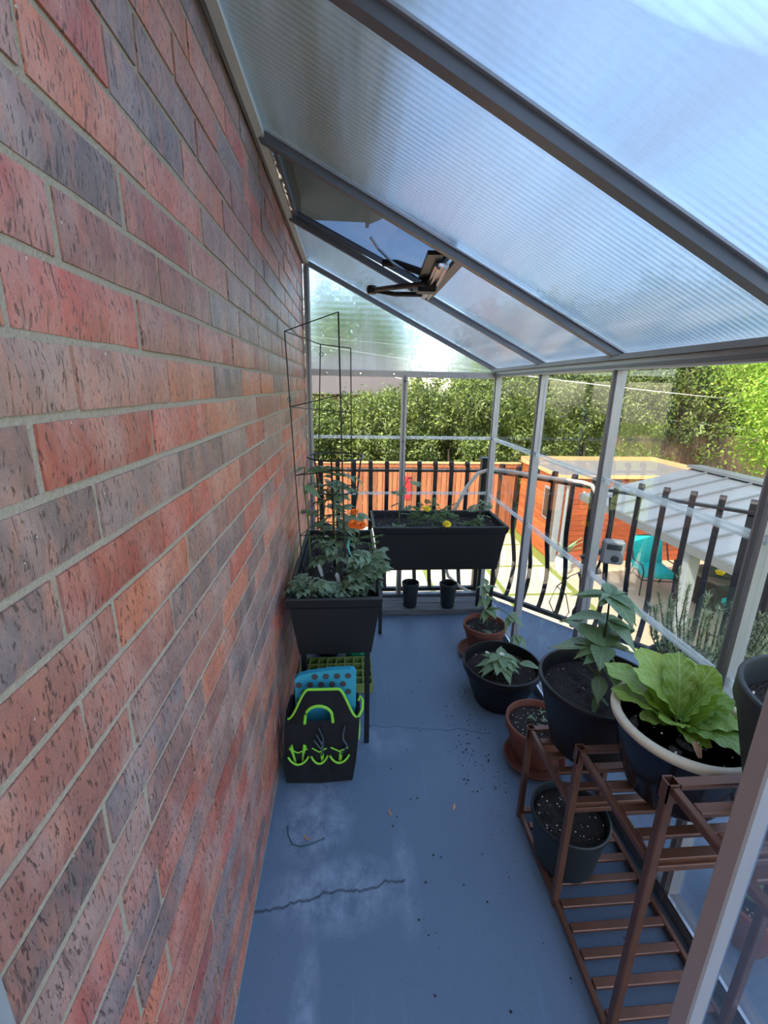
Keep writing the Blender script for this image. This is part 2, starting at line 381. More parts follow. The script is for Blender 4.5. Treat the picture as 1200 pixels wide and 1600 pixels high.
class MB:
    def __init__(s): s.v = []; s.f = []; s.c = None
    def quad(s, *p):
        i = len(s.v); s.v += [Vector(q) for q in p]; s.f.append(tuple(range(i, i + len(p)))); return s
    def box(s, a, b, M=None):
        x0, y0, z0 = a; x1, y1, z1 = b; i = len(s.v)
        P = [(x0, y0, z0), (x1, y0, z0), (x1, y1, z0), (x0, y1, z0), (x0, y0, z1), (x1, y0, z1), (x1, y1, z1), (x0, y1, z1)]
        s.v += [(M @ Vector(p)) if M else Vector(p) for p in P]
        s.f += [tuple(i + k for k in q) for q in ((0, 3, 2, 1), (4, 5, 6, 7), (0, 1, 5, 4), (1, 2, 6, 5), (2, 3, 7, 6), (3, 0, 4, 7))]
        return s
    def bbox(s, a, b, e=0.004, M=None):
        """box with chamfered edges"""
        a = Vector(a); b = Vector(b); c = (a + b) / 2; h = (b - a) / 2; i = len(s.v)
        pts = {}
        for sx in (-1, 1):
            for sy in (-1, 1):
                for sz in (-1, 1):
                    for ax in range(3):
                        q = [sx * (h.x - e), sy * (h.y - e), sz * (h.z - e)]
                        q[ax] = (sx, sy, sz)[ax] * h[ax]
                        p = c + Vector(q); pts[(sx, sy, sz, ax)] = len(s.v); s.v.append((M @ p) if M else p)
        for ax in range(3):
            o1, o2 = [k for k in range(3) if k != ax]
            for sg in (-1, 1):
                q = []
                for u, v_ in ((-1, -1), (1, -1), (1, 1), (-1, 1)):
                    k = [0, 0, 0]; k[ax] = sg; k[o1] = u; k[o2] = v_; q.append(pts[(*k, ax)])
                s.f.append(tuple(q))
            for u in (-1, 1):
                for v_ in (-1, 1):
                    k0 = [0, 0, 0]; k0[ax] = -1; k0[o1] = u; k0[o2] = v_; k1 = k0[:]; k1[ax] = 1
                    s.f.append((pts[(*k0, o1)], pts[(*k1, o1)], pts[(*k1, o2)], pts[(*k0, o2)]))
        for sx in (-1, 1):
            for sy in (-1, 1):
                for sz in (-1, 1): s.f.append(tuple(pts[(sx, sy, sz, ax)] for ax in range(3)))
        return s
    def tube(s, pts, r, n=8, cap=True, flat=None, closed=False, up=Vector((0, 0, 1))):
        pts = [Vector(p) for p in pts]; m = len(pts); i0 = len(s.v)
        rs = r if hasattr(r, '__len__') else [r] * m
        for k, p in enumerate(pts):
            if closed: t = pts[(k + 1) % m] - pts[k - 1]
            else: t = pts[min(k + 1, m - 1)] - pts[max(k - 1, 0)]
            a, b = frame(t, up)
            for j in range(n):
                an = 2 * PI * (j + 0.5) / n
                ra, rb = (rs[k], rs[k]) if flat is None else (flat[0], flat[1])
                s.v.append(p + a * (math.cos(an) * ra) + b * (math.sin(an) * rb))
        for k in range(m if closed else m - 1):
            for j in range(n):
                k2 = (k + 1) % m
                s.f.append((i0 + k * n + j, i0 + k * n + (j + 1) % n, i0 + k2 * n + (j + 1) % n, i0 + k2 * n + j))
        if cap and not closed:
            s.f.append(tuple(i0 + j for j in range(n))[::-1]); s.f.append(tuple(i0 + (m - 1) * n + j for j in range(n)))
        return s
    def bar(s, a, b, w, h, up=Vector((0, 0, 1))):
        """rectangular bar from a to b"""
        a = Vector(a); b = Vector(b); u, v_ = frame(b - a, up); i = len(s.v)
        for p in (a, b):
            for x, y in ((-1, -1), (1, -1), (1, 1), (-1, 1)): s.v.append(p + u * (x * w / 2) + v_ * (y * h / 2))
        s.f += [tuple(i + k for k in q) for q in ((0, 3, 2, 1), (4, 5, 6, 7), (0, 1, 5, 4), (1, 2, 6, 5), (2, 3, 7, 6), (3, 0, 4, 7))]
        return s
    def lathe(s, prof, c=(0, 0, 0), n=40, M=None):
        i0 = len(s.v); m = len(prof)
        for (r, z) in prof:
            for j in range(n):
                an = 2 * PI * j / n; p = Vector((c[0] + r * math.cos(an), c[1] + r * math.sin(an), c[2] + z)); s.v.append((M @ p) if M else p)
        for k in range(m - 1):
            for j in range(n): s.f.append((i0 + k * n + j, i0 + k * n + (j + 1) % n, i0 + (k + 1) * n + (j + 1) % n, i0 + (k + 1) * n + j))
        if prof[0][0] > 1e-6: s.f.append(tuple(i0 + j for j in range(n))[::-1])
        if prof[-1][0] > 1e-6: s.f.append(tuple(i0 + (m - 1) * n + j for j in range(n)))
        return s
    def prism(s, poly, axis, a, b):
        """extrude a 2D polygon along an axis: axis x -> (y,z), y -> (x,z), z -> (x,y)"""
        n = len(poly); i = len(s.v)
        for t in (a, b):
            for (u, v_) in poly: s.v.append(Vector({'x': (t, u, v_), 'y': (u, t, v_), 'z': (u, v_, t)}[axis]))
        s.f.append(tuple(range(i, i + n))[::-1]); s.f.append(tuple(range(i + n, i + 2 * n)))
        for k in range(n): s.f.append((i + k, i + (k + 1) % n, i + n + (k + 1) % n, i + n + k))
        return s
    def mesh(s, name, off=Vector((0, 0, 0)), smooth=False, ang=40):
        me = bpy.data.meshes.new(name); me.from_pydata([tuple(p - off) for p in s.v], [], s.f); me.validate()
        if s.c is not None:
            ca = me.color_attributes.new('Col', 'FLOAT_COLOR', 'POINT')
            buf = []
            for c in s.c: buf += [c[0], c[1], c[2], 1.0]
            ca.data.foreach_set('color', buf)
        import bmesh
        bm = bmesh.new(); bm.from_mesh(me); bmesh.ops.recalc_face_normals(bm, faces=bm.faces); bm.to_mesh(me); bm.free()
        if smooth:
            me.polygons.foreach_set('use_smooth', [True] * len(me.polygons))
            me.set_sharp_from_angle(angle=math.radians(ang))
        return me
    def build(s, name, mat, parent=None, smooth=False, ang=40):
        return link(name, s.mesh(name, org(parent), smooth, ang), mat, parent)
def raw_mesh(name, v, f, mat, cols=None, smooth=False):
    me = bpy.data.meshes.new(name); me.from_pydata(v, [], f); me.materials.append(MATS[mat])
    if cols is not None:
        ca = me.color_attributes.new('Col', 'FLOAT_COLOR', 'POINT'); ca.data.foreach_set('color', cols)
    if smooth: me.polygons.foreach_set('use_smooth', [True] * len(me.polygons))
    return me
def struct(name, bm, mat, label=None, cat=None):
    o = bm.build(name, mat); return tag(o, label, cat, kind='structure')
def mat_dir(p, d, up=Vector((0, 0, 1)), roll=0.0, s=1.0):
    """matrix with local Y along d, local Z near up"""
    y = Vector(d).normalized(); z = Vector(up)
    if abs(y.dot(z)) > 0.97: z = Vector((0.3, -1, 0.2))
    x = y.cross(z).normalized(); z = x.cross(y).normalized()
    m = Matrix((x, y, z)).transposed().to_4x4() @ Matrix.Rotation(roll, 4, 'Y') @ Matrix.Scale(s, 4)
    m.translation = Vector(p); return m

# ================================================================== STRUCTURE
XR, YF, YN = 1.295, 3.07, 0.22           # glazed long side, far gable end, near doorway end
ZE, ZW = 1.636, 2.31                     # underside of the eave beam, roof height at the brick wall
SL = 0.486                               # roof fall per metre
def roofz(x): return ZW - SL * x
GZ = -2.7                                # yard level below the balcony

# ---- brick wall
wall = tag(MB().box((-0.26, -3.0, GZ), (-0.006, 3.13, 2.68)).build('wall_left', 'mortar'), 'red and grey brick house wall with grey mortar joints', 'wall', kind='structure')
PAL = [(216, 116, 92), (222, 132, 100), (188, 94, 80), (214, 134, 106), (170, 112, 100), (148, 118, 112), (136, 124, 126), (196, 138, 124), (162, 102, 90), (208, 104, 88), (150, 132, 128), (128, 112, 110), (178, 142, 132), (186, 120, 106)]
CH, BM, JT = 0.0755, 0.2575, 0.010
bricks = []
for k in range(-1, 32):
    z0 = 0.0165 + k * CH
    if z0 < -0.01: continue
    off = 0.5318 if (k % 2 == 0) else 0.4390
    jit = rnd.uniform(-0.006, 0.006)
    y = off + jit - 5 * BM
    while y < 3.12:
        y1 = min(y + BM - JT, 3.12)
        if y1 - y > 0.03 and y1 > -0.75: bricks.append((y + rnd.uniform(-.002, .002), y1 + rnd.uniform(-.002, .002), z0 + JT / 2, z0 + CH - JT / 2))
        y += BM
bricks.insert(0, None); bricks.pop(0)
def bvis(b):
    yc = (b[0] + b[1]) / 2; zc = (b[2] + b[3]) / 2
    if yc < 0.24: return 99 - yc
    d2 = yc * yc + (zc - 1.562) ** 2 * 0.5 + 0.09
    if zc < 0.72 and 1.62 < yc < 2.45: d2 += 6
    return d2
order = sorted(bricks, key=bvis)
def brick_mesh(i):
    r = random.Random(50 + i); b = MB(); e = 0.0035
    nx, nz = 5, 3; D = 0.05
    front = []
    for a in range(nx):
        for c in range(nz):
            u = -0.5 + a / (nx - 1); v_ = -0.5 + c / (nz - 1)
            edge = (a in (0, nx - 1)) or (c in (0, nz - 1))
            x = (-e if edge else r.uniform(-0.0012, 0.0012))
            yy = u * 0.2475 + (r.uniform(-0.0016, 0.0016)); zz = v_ * 0.0655 + r.uniform(-0.0012, 0.0012)
            front.append(len(b.v)); b.v.append(Vector((x, yy, zz)))
    for a in range(nx - 1):
        for c in range(nz - 1): b.f.append((front[a * nz + c], front[(a + 1) * nz + c], front[(a + 1) * nz + c + 1], front[a * nz + c + 1]))
    ring = [front[a * nz] for a in range(nx)] + [front[(nx - 1) * nz + c] for c in range(1, nz)] + [front[a * nz + nz - 1] for a in range(nx - 2, -1, -1)] + [front[c] for c in range(nz - 2, 0, -1)]
    back = []
    for q in ring:
        p = b.v[q].copy(); p.x = -D; back.append(len(b.v)); b.v.append(p)
    m = len(ring)
    for q in range(m): b.f.append((ring[q], ring[(q + 1) % m], back[(q + 1) % m], back[q]))
    return b
BV = [brick_mesh(i) for i in range(6)]
BMESH = []
for i, b in enumerate(BV):
    me = b.mesh('brick', smooth=True, ang=25); me.materials.append(MATS['brick']); BMESH.append(me)
rest = MB(); rest.c = []
for i, b in enumerate(order):
    c = s2l(rnd.choice(PAL)); f = rnd.uniform(0.85, 1.12); c = tuple(min(1, x * f) for x in c)
    s = (b[1] - b[0]) / 0.2475; sz = (b[3] - b[2]) / 0.0655
    M = Matrix.Translation((rnd.uniform(-0.0015, 0.0015), (b[0] + b[1]) / 2, (b[2] + b[3]) / 2)) @ Matrix.Diagonal((1, s, sz, 1))
    if i < 300:
        o = inst('brick', BMESH[rnd.randrange(6)], wall, M); o.color = (*c, 1)
    else:
        src = BV[rnd.randrange(6)]; n0 = len(rest.v)
        rest.v += [M @ p for p in src.v]; rest.f += [tuple(n0 + q for q in f_) for f_ in src.f]; rest.c += [c] * len(src.v)
o = rest.build('brick_field', 'brick_joined', wall, True, 25); o['kind'] = 'stuff'

# ---- balcony floor slab with cut corner
edge = [(0.0, -3.0), (2.62, -3.0), (2.62, 1.72), (2.37, 1.93), (1.31, 3.12), (0.0, 3.12)]
struct('floor', MB().prism([(x - (0.006 if x == 0 else 0), y) for x, y in edge], 'z', -0.22, 0.0), 'floor_paint', 'worn blue painted concrete balcony floor with a crack', 'floor')

# ---- house eave above
tag(MB().prism([(-0.3, 2.66), (0.40, 2.66), (0.40, 2.68), (-0.3, 2.68)], 'y', -8, 3.52).build('trim_1', 'soffit'), 'pale soffit board under the house eave', 'soffit', kind='structure')
hr = thing('house_roof', (-3, -2, 2.7), 'grey shingle roof of the brick house with white fascia', 'roof', kind=None)
MB().prism([(0.46, 2.70), (0.46, 2.80), (-5.6, 5.0), (-5.6, 4.9)], 'y', -8, 3.62).build('roof_slope', 'shingle', hr)
MB().box((0.40, -8, 2.64), (0.425, 3.56, 2.80)).build('fascia', 'fascia', hr)
MB().prism([(0.0, 2.66), (0.42, 2.68), (-5.6, 4.9), (-5.6, 2.66)], 'y', 3.10, 3.14).build('gable_board', 'fascia', hr)
gutter = MB().prism([(0.425, 2.66), (0.52, 2.70), (0.52, 2.79), (0.425, 2.79)], 'y', -8, 3.56).build('gutter', 'fascia', hr)
MB().box((-5.6, -8, GZ), (-0.27, 3.12, 2.66)).build('house_body', 'neighbour_brick', hr)

# ---- greenhouse roof : ceiling
ceil_ = thing('ceiling', (0.65, 1.6, ZW), 'sloping lean-to roof of twin-wall polycarbonate panels on grey aluminium rafters', 'roof', kind='structure')
RY = [0.22, 0.90, 1.63, 2.30, 3.07]
def slope_box(y0, y1, x0, x1, dz0, dz1):
    return MB().prism([(x0, roofz(x0) + dz0), (x1, roofz(x1) + dz0), (x1, roofz(x1) + dz1), (x0, roofz(x0) + dz1)], 'y', y0, y1)
for i, y in enumerate(RY):
    wdt = 0.029 if i in (1, 2) else 0.020
    b = slope_box(y - wdt / 2, y + wdt / 2, 0.02, XR + 0.02, -0.026, 0.0)
    b2 = slope_box(y - wdt * .8, y + wdt * .8, 0.02, XR + 0.02, 0.0, 0.006)
    r_ = b.build('rafter', 'alu_dark', ceil_); b2.build('glazing_bar', 'alu', r_)
for i in range(4):
    y0, y1 = RY[i] + 0.012, RY[i + 1] - 0.012
    if i == 2: slope_box(y0, y1, 0.64, XR + 0.05, 0.006, 0.012).build('roof_panel', 'poly_roof', ceil_)
    else: slope_box(y0, y1, 0.03, XR + 0.05, 0.006, 0.012).build('roof_panel', 'poly_roof', ceil_)
# roof vent between the second and third rafters
vent = thing('roof_vent', (0.35, 1.96, roofz(.35)), 'dark tinted roof vent sash in aluminium frame beside the brick wall', 'roof vent')
y0, y1 = RY[2] + 0.017, RY[3] - 0.012
def ventz(x): return roofz(x) + 0.010 + max(0, x - 0.05) * 0.03
def vent_box(xa, xb, ya, yb, d0, d1): return MB().prism([(xa, ventz(xa) + d0), (xb, ventz(xb) + d0), (xb, ventz(xb) + d1), (xa, ventz(xa) + d1)], 'y', ya, yb)
vent_box(0.05, 0.63, y0, y1, 0.004, 0.008).build('tinted_sheet', 'vent_pane', vent)
for ya, yb in ((y0, y0 + 0.03), (y1 - 0.022, y1)): vent_box(0.04, 0.645, ya, yb, -0.012, 0.012).build('sash_rail', 'bronze' if ya == y0 else 'alu_dark', vent)  # bronze on the near rail paints in the brick's reflection
for xa, xb in ((0.035, 0.06), (0.62, 0.65)): vent_box(xa, xb, y0, y1, -0.014, 0.014).build('sash_rail', 'alu_dark', vent)
fr_ = slope_box(RY[2], RY[3], 0.655, 0.68, -0.012, 0.006).build('header_bar', 'alu_dark', ceil_)
# vent opener hanging from the sash edge
op = thing('vent_opener', (0.60, 1.98, roofz(.6)), 'black folding vent opener arm with silver clamp plates under the roof vent', 'vent opener')
P1 = Vector((0.585, 1.68, roofz(.585) - 0.02)); P2 = Vector((0.615, 2.27, roofz(.615) - 0.02))
MB().bar(P1, P2, 0.055, 0.014).build('mount_plate', 'wire_black', op)
d = (P2 - P1)
for a, b in ((0.12, 0.60), (0.68, 0.98)):
    cl = MB()
    q0, q1 = P1 + d * a + Vector((0.034, 0, -0.018)), P1 + d * b + Vector((0.034, 0, -0.018))
    cl.bar(q0, q1, 0.05, 0.012); cl.tube([q0 + Vector((0.012, 0, -0.008)), q1 + Vector((0.012, 0, -0.008))], 0.008, 8); cl.tube([q0 + Vector((-0.012, 0, -0.008)), q1 + Vector((-0.012, 0, -0.008))], 0.008, 8)
    cl.build('clamp_plate', 'chrome', op)
MB().bbox(P1 + d * 0.60 + Vector((-.03, -.03, -.05)), P1 + d * 0.60 + Vector((.05, .04, .0)), 0.006).build('pivot_block', 'wire_black', op)
KN = Vector((0.40, 2.40, 2.02))
MB().tube([P1 + d * 0.5 + Vector((0, 0, -.03)), (P1 + d * .5 + KN) / 2 + Vector((0, -.03, -.02)), KN], 0.011, 8).build('arm', 'wire_black', op)
MB().tube([P1 + d * 0.82 + Vector((0, 0, -.03)), (P1 + d * .82 + KN) / 2 + Vector((0, .02, -.02)), KN], 0.011, 8).build('arm', 'wire_black', op)
MB().lathe([(0, -.022), (.022, -.018), (.028, 0), (.022, .018), (0, .022)], KN, 16).build('elbow_joint', 'wire_black', op, True)
MB().tube([P1 + d * 0.5 + Vector((-.02, 0, -.02)), (0.46, 1.93, 2.03), (0.40, 1.90, 2.07), (0.37, 1.88, 2.10)], 0.006, 6).build('spring_rod', 'chrome', op)
MB().tube([P1 + d * 0.45, (0.48, 1.98, 2.04), (0.43, 2.02, 2.05)], 0.014, 8).build('piston', 'wire_black', op)

# ---- eave beam, wall channel
eave = thing('trim_2', (XR, 1.6, ZE), 'grey aluminium eave gutter beam along the low side of the roof', 'beam', kind='structure')
MB().box((XR - 0.03, YN - .02, ZE), (XR + 0.02, YF + .02, ZE + 0.052)).build('beam', 'alu', eave)
MB().box((XR - 0.055, YN - .02, ZE + 0.034), (XR - 0.03, YF + .02, ZE + 0.052)).build('lip', 'alu_dark', eave)
MB().box((XR - 0.038, YN - .02, ZE + 0.008), (XR - 0.03, YF + .02, ZE + 0.018)).build('groove', 'alu_dark', eave)
hk = thing('eave_hook', (XR - .05, 0.94, ZE + .04), 'small dark loop hanging from rafter end at the eave', 'hook')
MB().tube([(XR - .05 + .014 * math.cos(a), .94, ZE + .03 + .02 * math.sin(a)) for a in [2 * PI * q / 14 for q in range(14)]], .004, 6, closed=True, up=Vector((0, 1, 0))).build('loop', 'wire_black', hk)
wc = thing('trim_3', (0, 1.6, ZW), 'grey aluminium wall channel fixing the roof to the brickwork', 'channel', kind='structure')
MB().box((0.0015, YN, ZW - 0.03), (0.012, YF + .03, ZW + 0.075)).build('back_flange', 'alu_dark', wc)
MB().box((0.012, YN, ZW - 0.032), (0.036, YF + .03, ZW - 0.022)).build('front_lip', 'fascia', wc)
MB().box((0.030, YN, ZW - 0.022), (0.036, YF + .03, ZW + 0.03)).build('front_flange', 'alu', wc)
sq = MB(); n0 = 0
pts = [(0.04 + rnd.uniform(-.004, .004), 1.64 + q * 0.0221, ZW - 0.02 + rnd.uniform(-.006, .006)) for q in range(31)]
sq.tube(pts, [rnd.uniform(.004, .010) for _ in pts], 6).build('foil_strip', 'chrome', wc, True)

# ---- long glazed side
wr = thing('wall_right', (XR, 1.6, 0), 'clear glazed long side of the greenhouse with aluminium posts', 'glazed wall', kind='structure')
PY = [YN, 0.95, 1.66, 2.335, YF]
ZM, ZL = 1.225, 0.83
for i, y in enumerate(PY):
    wdt = 0.036
    p = MB().box((XR - 0.018, y - wdt / 2, 0.0), (XR + 0.018, y + wdt / 2, ZE)).build('post', 'alu', wr)
    MB().box((XR - 0.024, y - 0.007, 0.0), (XR - 0.018, y + 0.007, ZE)).build('glazing_strip', 'alu_dark', p)
    MB().lathe([(0, -.004), (.006, -.003), (.006, .003), (0, .004)], (XR - .026, y, ZE - .04), 8).build('screw', 'chrome', p)
for i in range(4):
    a, b = PY[i] + 0.018, PY[i + 1] - 0.018
    for z0, z1 in ((0.06, ZL), (ZL, ZM), (ZM, ZE)):
        MB().box((XR + 0.001, a, z0 + 0.004), (XR + 0.004, b, z1 - 0.004)).build('pane', 'clear_pane', wr)
    for z in (ZL, ZM):
        q = MB(); q.box((XR - 0.010, a, z - 0.009), (XR - 0.002, b, z + 0.009))
        q.tube([(XR - 0.011, a, z + .009), (XR - 0.011, b, z + .009)], 0.0045, 8); q.tube([(XR - 0.011, a, z - .009), (XR - 0.011, b, z - .009)], 0.0045, 8)
        q.build('clear_rail', 'clear_bar', wr)
MB().box((XR - 0.022, YN, 0.001), (XR + 0.022, YF, 0.055)).build('base_rail', 'alu_dark', wr)
MB().box((XR + 0.024, YN, 0.001), (XR + 0.048, YF, 0.014)).build('daylight_strip', 'fascia', wr)  # daylight through the gap by the base rail, drawn as a white strip
MB().box((XR - 0.028, YN, 0.055), (XR - 0.018, YF, 0.062)).build('base_lip', 'chrome', wr)

# ---- far gable end
wf = thing('wall_far', (0.65, YF, 0), 'gable end of the greenhouse with ribbed triangle above clear panes', 'glazed wall', kind='structure')
for x in (0.022, 0.655):
    top = roofz(x) - 0.03 if x < 0.1 else ZE
    p = MB().box((x - 0.018, YF - 0.018, 0), (x + 0.018, YF + 0.018, top)).build('post', 'alu', wf)
    MB().box((x - 0.006, YF - 0.024, 0), (x + 0.006, YF - 0.018, top)).build('glazing_strip', 'alu_dark', p)
    for z in (1.60, 1.20):
        if x > .1: MB().lathe([(0, -.004), (.008, -.003), (.008, .003), (0, .004)], (x, YF - .026, z), 8, Matrix.Identity(4)).build('bolt', 'wire_black', p)
MB().box((0.04, YF - 0.016, ZE - 0.012), (XR - 0.03, YF + 0.016, ZE + 0.028)).build('tie_beam', 'alu', wf)
for x in (0.14, 0.36, 0.58, 0.82, 1.06):
    MB().bbox((x - .009, YF - .024, ZE), (x + .009, YF - .016, ZE + .014), .003).build('clip', 'chrome', wf)
MB().prism([(0.04, ZE + .028), (XR - .03, ZE + .028), (XR - .03, roofz(XR - .03) - .020), (0.04, roofz(0.04) - 0.020)], 'y', YF - 0.003, YF + 0.003).build('gable_panel', 'poly_gable', wf)
for a, b in ((0.04, 0.637), (0.673, XR - 0.018)):
    for z0, z1 in ((0.05, ZL), (ZL, ZM), (ZM, ZE - .012)):
        MB().box((a, YF + .001, z0 + 0.004), (b, YF + .004, z1 - .004)).build('pane', 'clear_pane', wf)
    for z in (ZL, ZM):
        q = MB(); q.box((a, YF - .010, z - .010), (b, YF - .002, z + .010)); q.tube([(a, YF - .012, z + .009), (b, YF - .012, z + .009)], .005, 8)
        q.build('clear_rail', 'clear_bar', wf)
MB().box((0.04, YF - .02, 0.001), (XR - .018, YF + .02, 0.045)).build('base_rail', 'alu_dark', wf)

# ---- near end with the doorway
wn = thing('wall_near', (0.9, YN, 0), 'silver doorway post and clear end panel beside the plant rack', 'glazed wall', kind='structure')
dp = MB().bbox((0.566, YN - .006, 0), (0.580, YN + .010, roofz(.59) - .03), 0.0015).build('door_post', 'alu', wn)
MB().box((0.5805, YN - .003, 0), (0.584, YN + .006, roofz(.6) - .03)).build('glazing_strip', 'chrome', dp)
MB().bbox((0.004, YN - .045, 0), (0.0595, YN, roofz(.05) - .03), 0.003).build('door_post', 'alu', wn)
MB().box((0.5845, YN - .002, 0.05), (XR - .02, YN + .002, ZE - .02)).build('pane', 'clear_pane', wn)
MB().box((0.585, YN - .010, 0.001), (XR - .02, YN + .010, 0.05)).build('base_rail', 'alu', wn)

# ================================================================== PLANT HELPERS
def leaf_mesh(name, mat, L=1.0, W=0.5, fold=0.12, curl=-0.25, n=7, wave=0.0, shape='ovate', seed=0, wf=11, cols=5):
    """pointed leaf blade along +Y, three strips each side of a creased midrib"""
    r = random.Random(seed); v = []; f = []
    for i in range(n + 1):
        t = i / n
        if shape == 'ovate': w = math.sin(PI * min(1, t ** 0.75)) * (1 - 0.25 * t)
        elif shape == 'lance': w = math.sin(PI * t ** 0.9) * 0.9
        else: w = (0.35 + 0.65 * math.sin(PI * min(1, 0.15 + 0.72 * t))) * (1 if t < .98 else .75)
        w *= W / 2
        zc = curl * t * t * L
        for j in range(cols):
            s = -1 + 2 * j / (cols - 1)
            z = zc + abs(s) * fold * w * 2 + wave * math.sin(t * wf + s * 2 + seed) * abs(s) * W * (0.5 + t * .5)
            v.append((s * w + r.uniform(-.01, .01) * W * (abs(s) > .9), t * L * (1 - 0.06 * abs(s)), z))
    for i in range(n):
        for j in range(cols - 1):
            a = i * cols + j; f.append((a, a + 1, a + cols + 1, a + cols))
    return raw_mesh(name, v, f, mat, smooth=True)
def compound_mesh(name, mat, pairs=3, seed=0, lw=0.30, ll=0.42):
    """tomato-like leaf: midrib with lobed leaflets in pairs and one at the tip, unit length"""
    r = random.Random(seed); v = []; f = []
    def leaflet(p, ang, L, W, tilt):
        n = 5; i0 = len(v); c, s = math.cos(ang), math.sin(ang)
        for i in range(n + 1):
            t = i / n; w = math.sin(PI * min(1, .04 + t ** .8 * .96)) * W / 2 * (1.18 if i % 2 else 0.8)
            for q in (-1, 0, 1):
                x = q * w; y = t * L
                v.append((p[0] + x * c + y * s, p[1] - x * s + y * c, p[2] + abs(q) * w * .35 - tilt * t * t * L))
        for i in range(n):
            for q in range(2): a = i0 + i * 3 + q; f.append((a, a + 1, a + 4, a + 3))
    def mid(t): return (0, t, -0.28 * t * t)
    for k in range(pairs):
        t = 0.28 + 0.52 * k / max(1, pairs - 1)
        for sd in (-1, 1): leaflet(mid(t + r.uniform(-.03, .03)), sd * r.uniform(.8, 1.15), ll * r.uniform(.75, 1.1) * (1 - .25 * abs(t - .5)), lw * r.uniform(.8, 1.1), r.uniform(.2, .6))
    leaflet(mid(.82), r.uniform(-.2, .2), ll * .95, lw * 1.1, .6)
    i0 = len(v)
    for i in range(5):
        p = mid(i / 4 * .85)
        for a in (0, 2.1, 4.2): v.append((p[0] + .012 * math.cos(a), p[1], p[2] + .012 * math.sin(a)))
    for i in range(4):
        for a in range(3): f.append((i0 + i * 3 + a, i0 + i * 3 + (a + 1) % 3, i0 + (i + 1) * 3 + (a + 1) % 3, i0 + (i + 1) * 3 + a))
    return raw_mesh(name, v, f, mat, smooth=True)
PEP = [leaf_mesh('leaf', 'pepper_leaf', 1, .52, .16, c, 8, .01, 'ovate', i) for i, c in enumerate((-.15, -.3, -.45))]
YNG = [leaf_mesh('leaf', 'young_leaf', 1, .48, .16, c, 7, .015, 'ovate', i) for i, c in enumerate((-.1, -.3, -.5))]
TOM = [compound_mesh('leaf', 'tomato_leaf', 3, i) for i in range(4)]
MARI = [compound_mesh('leaf', 'marigold_leaf', 5, 20 + i, .12, .3) for i in range(3)]
LET = [leaf_mesh('leaf', 'lettuce_leaf', 1, .80, .12, c, 18, .055, 'lettuce', i, 26, 7) for i, c in enumerate((-.35, -.15, -.55, -.25))]

def leaf_on(parent, meshes, base, tip, up=(0, 0, 1), roll=0.0, width=1.0):
    base = Vector(base); tip = Vector(tip); d = tip - base
    M = mat_dir(base, d, Vector(up), roll, 1.0) @ Matrix.Diagonal((d.length * width, d.length, d.length, 1))
    return inst('leaf', rnd.choice(meshes), parent, M)

def soil_disc(parent, c, r, z, seed=0, perl=26, name='soil'):
    r_ = random.Random(seed); b = MB(); n = 36; rings = 9
    b.v.append(Vector((c[0], c[1], z + .006)))
    for k in range(1, rings + 1):
        for j in range(n):
            a = 2 * PI * j / n; rr = r * k / rings
            p = Vector((c[0] + rr * math.cos(a), c[1] + rr * math.sin(a), 0))
            h = noise.noise(Vector((p.x * 28, p.y * 28, seed))) * .010 + noise.noise(Vector((p.x * 80, p.y * 80, seed))) * .007
            p.z = z + (h if k < rings else -.004); b.v.append(p)
    for j in range(n): b.f.append((0, 1 + j, 1 + (j + 1) % n))
    for k in range(rings - 1):
        for j in range(n): b.f.append((1 + k * n + j, 1 + k * n + (j + 1) % n, 1 + (k + 1) * n + (j + 1) % n, 1 + (k + 1) * n + j))
    o = b.build(name, 'soil', parent, True, 80)
    chips(o, lambda: (lambda a, q: (c[0] + q * math.cos(a), c[1] + q * math.sin(a)))(r_.uniform(0, 2 * PI), r * .93 * math.sqrt(r_.random())), z, perl, r_)
    return o
def chips(parent, pick, z, n, r_, mat='perlite', s0=.0012, s1=.0032):
    b = MB()
    for _ in range(n):
        x, y = pick(); s = r_.uniform(s0, s1); q = Vector((x, y, z + .006 + r_.uniform(0, .004)))
        e = [q + Vector((s * r_.uniform(.7, 1.3), 0, 0)), q + Vector((0, s, 0)), q - Vector((s, 0, 0)), q - Vector((0, s * r_.uniform(.7, 1.3), 0))]
        i = len(b.v); b.v += e + [q + Vector((0, 0, s)), q - Vector((0, 0, s))]
        for k in range(4): b.f += [(i + k, i + (k + 1) % 4, i + 4), (i + (k + 1) % 4, i + k, i + 5)]
    o = b.build('perlite', mat, parent); o['kind'] = 'stuff'; return o
def soil_rect(parent, x0, x1, y0, y1, z, seed=0, perl=60):
    b = MB(); nx, ny = 26, 26; r_ = random.Random(seed)
    for i in range(nx + 1):
        for j in range(ny + 1):
            x = x0 + (x1 - x0) * i / nx; y = y0 + (y1 - y0) * j / ny
            b.v.append(Vector((x, y, z + noise.noise(Vector((x * 22, y * 22, seed))) * .014 + noise.noise(Vector((x * 60, y * 60, seed))) * .008)))
    for i in range(nx):
        for j in range(ny): a = i * (ny + 1) + j; b.f.append((a, a + 1, a + ny + 2, a + ny + 1))
    o = b.build('soil', 'soil', parent, True, 80)
    chips(o, lambda: (r_.uniform(x0, x1), r_.uniform(y0, y1)), z + .006, perl, r_, s0=.0015, s1=.0035)
    return o

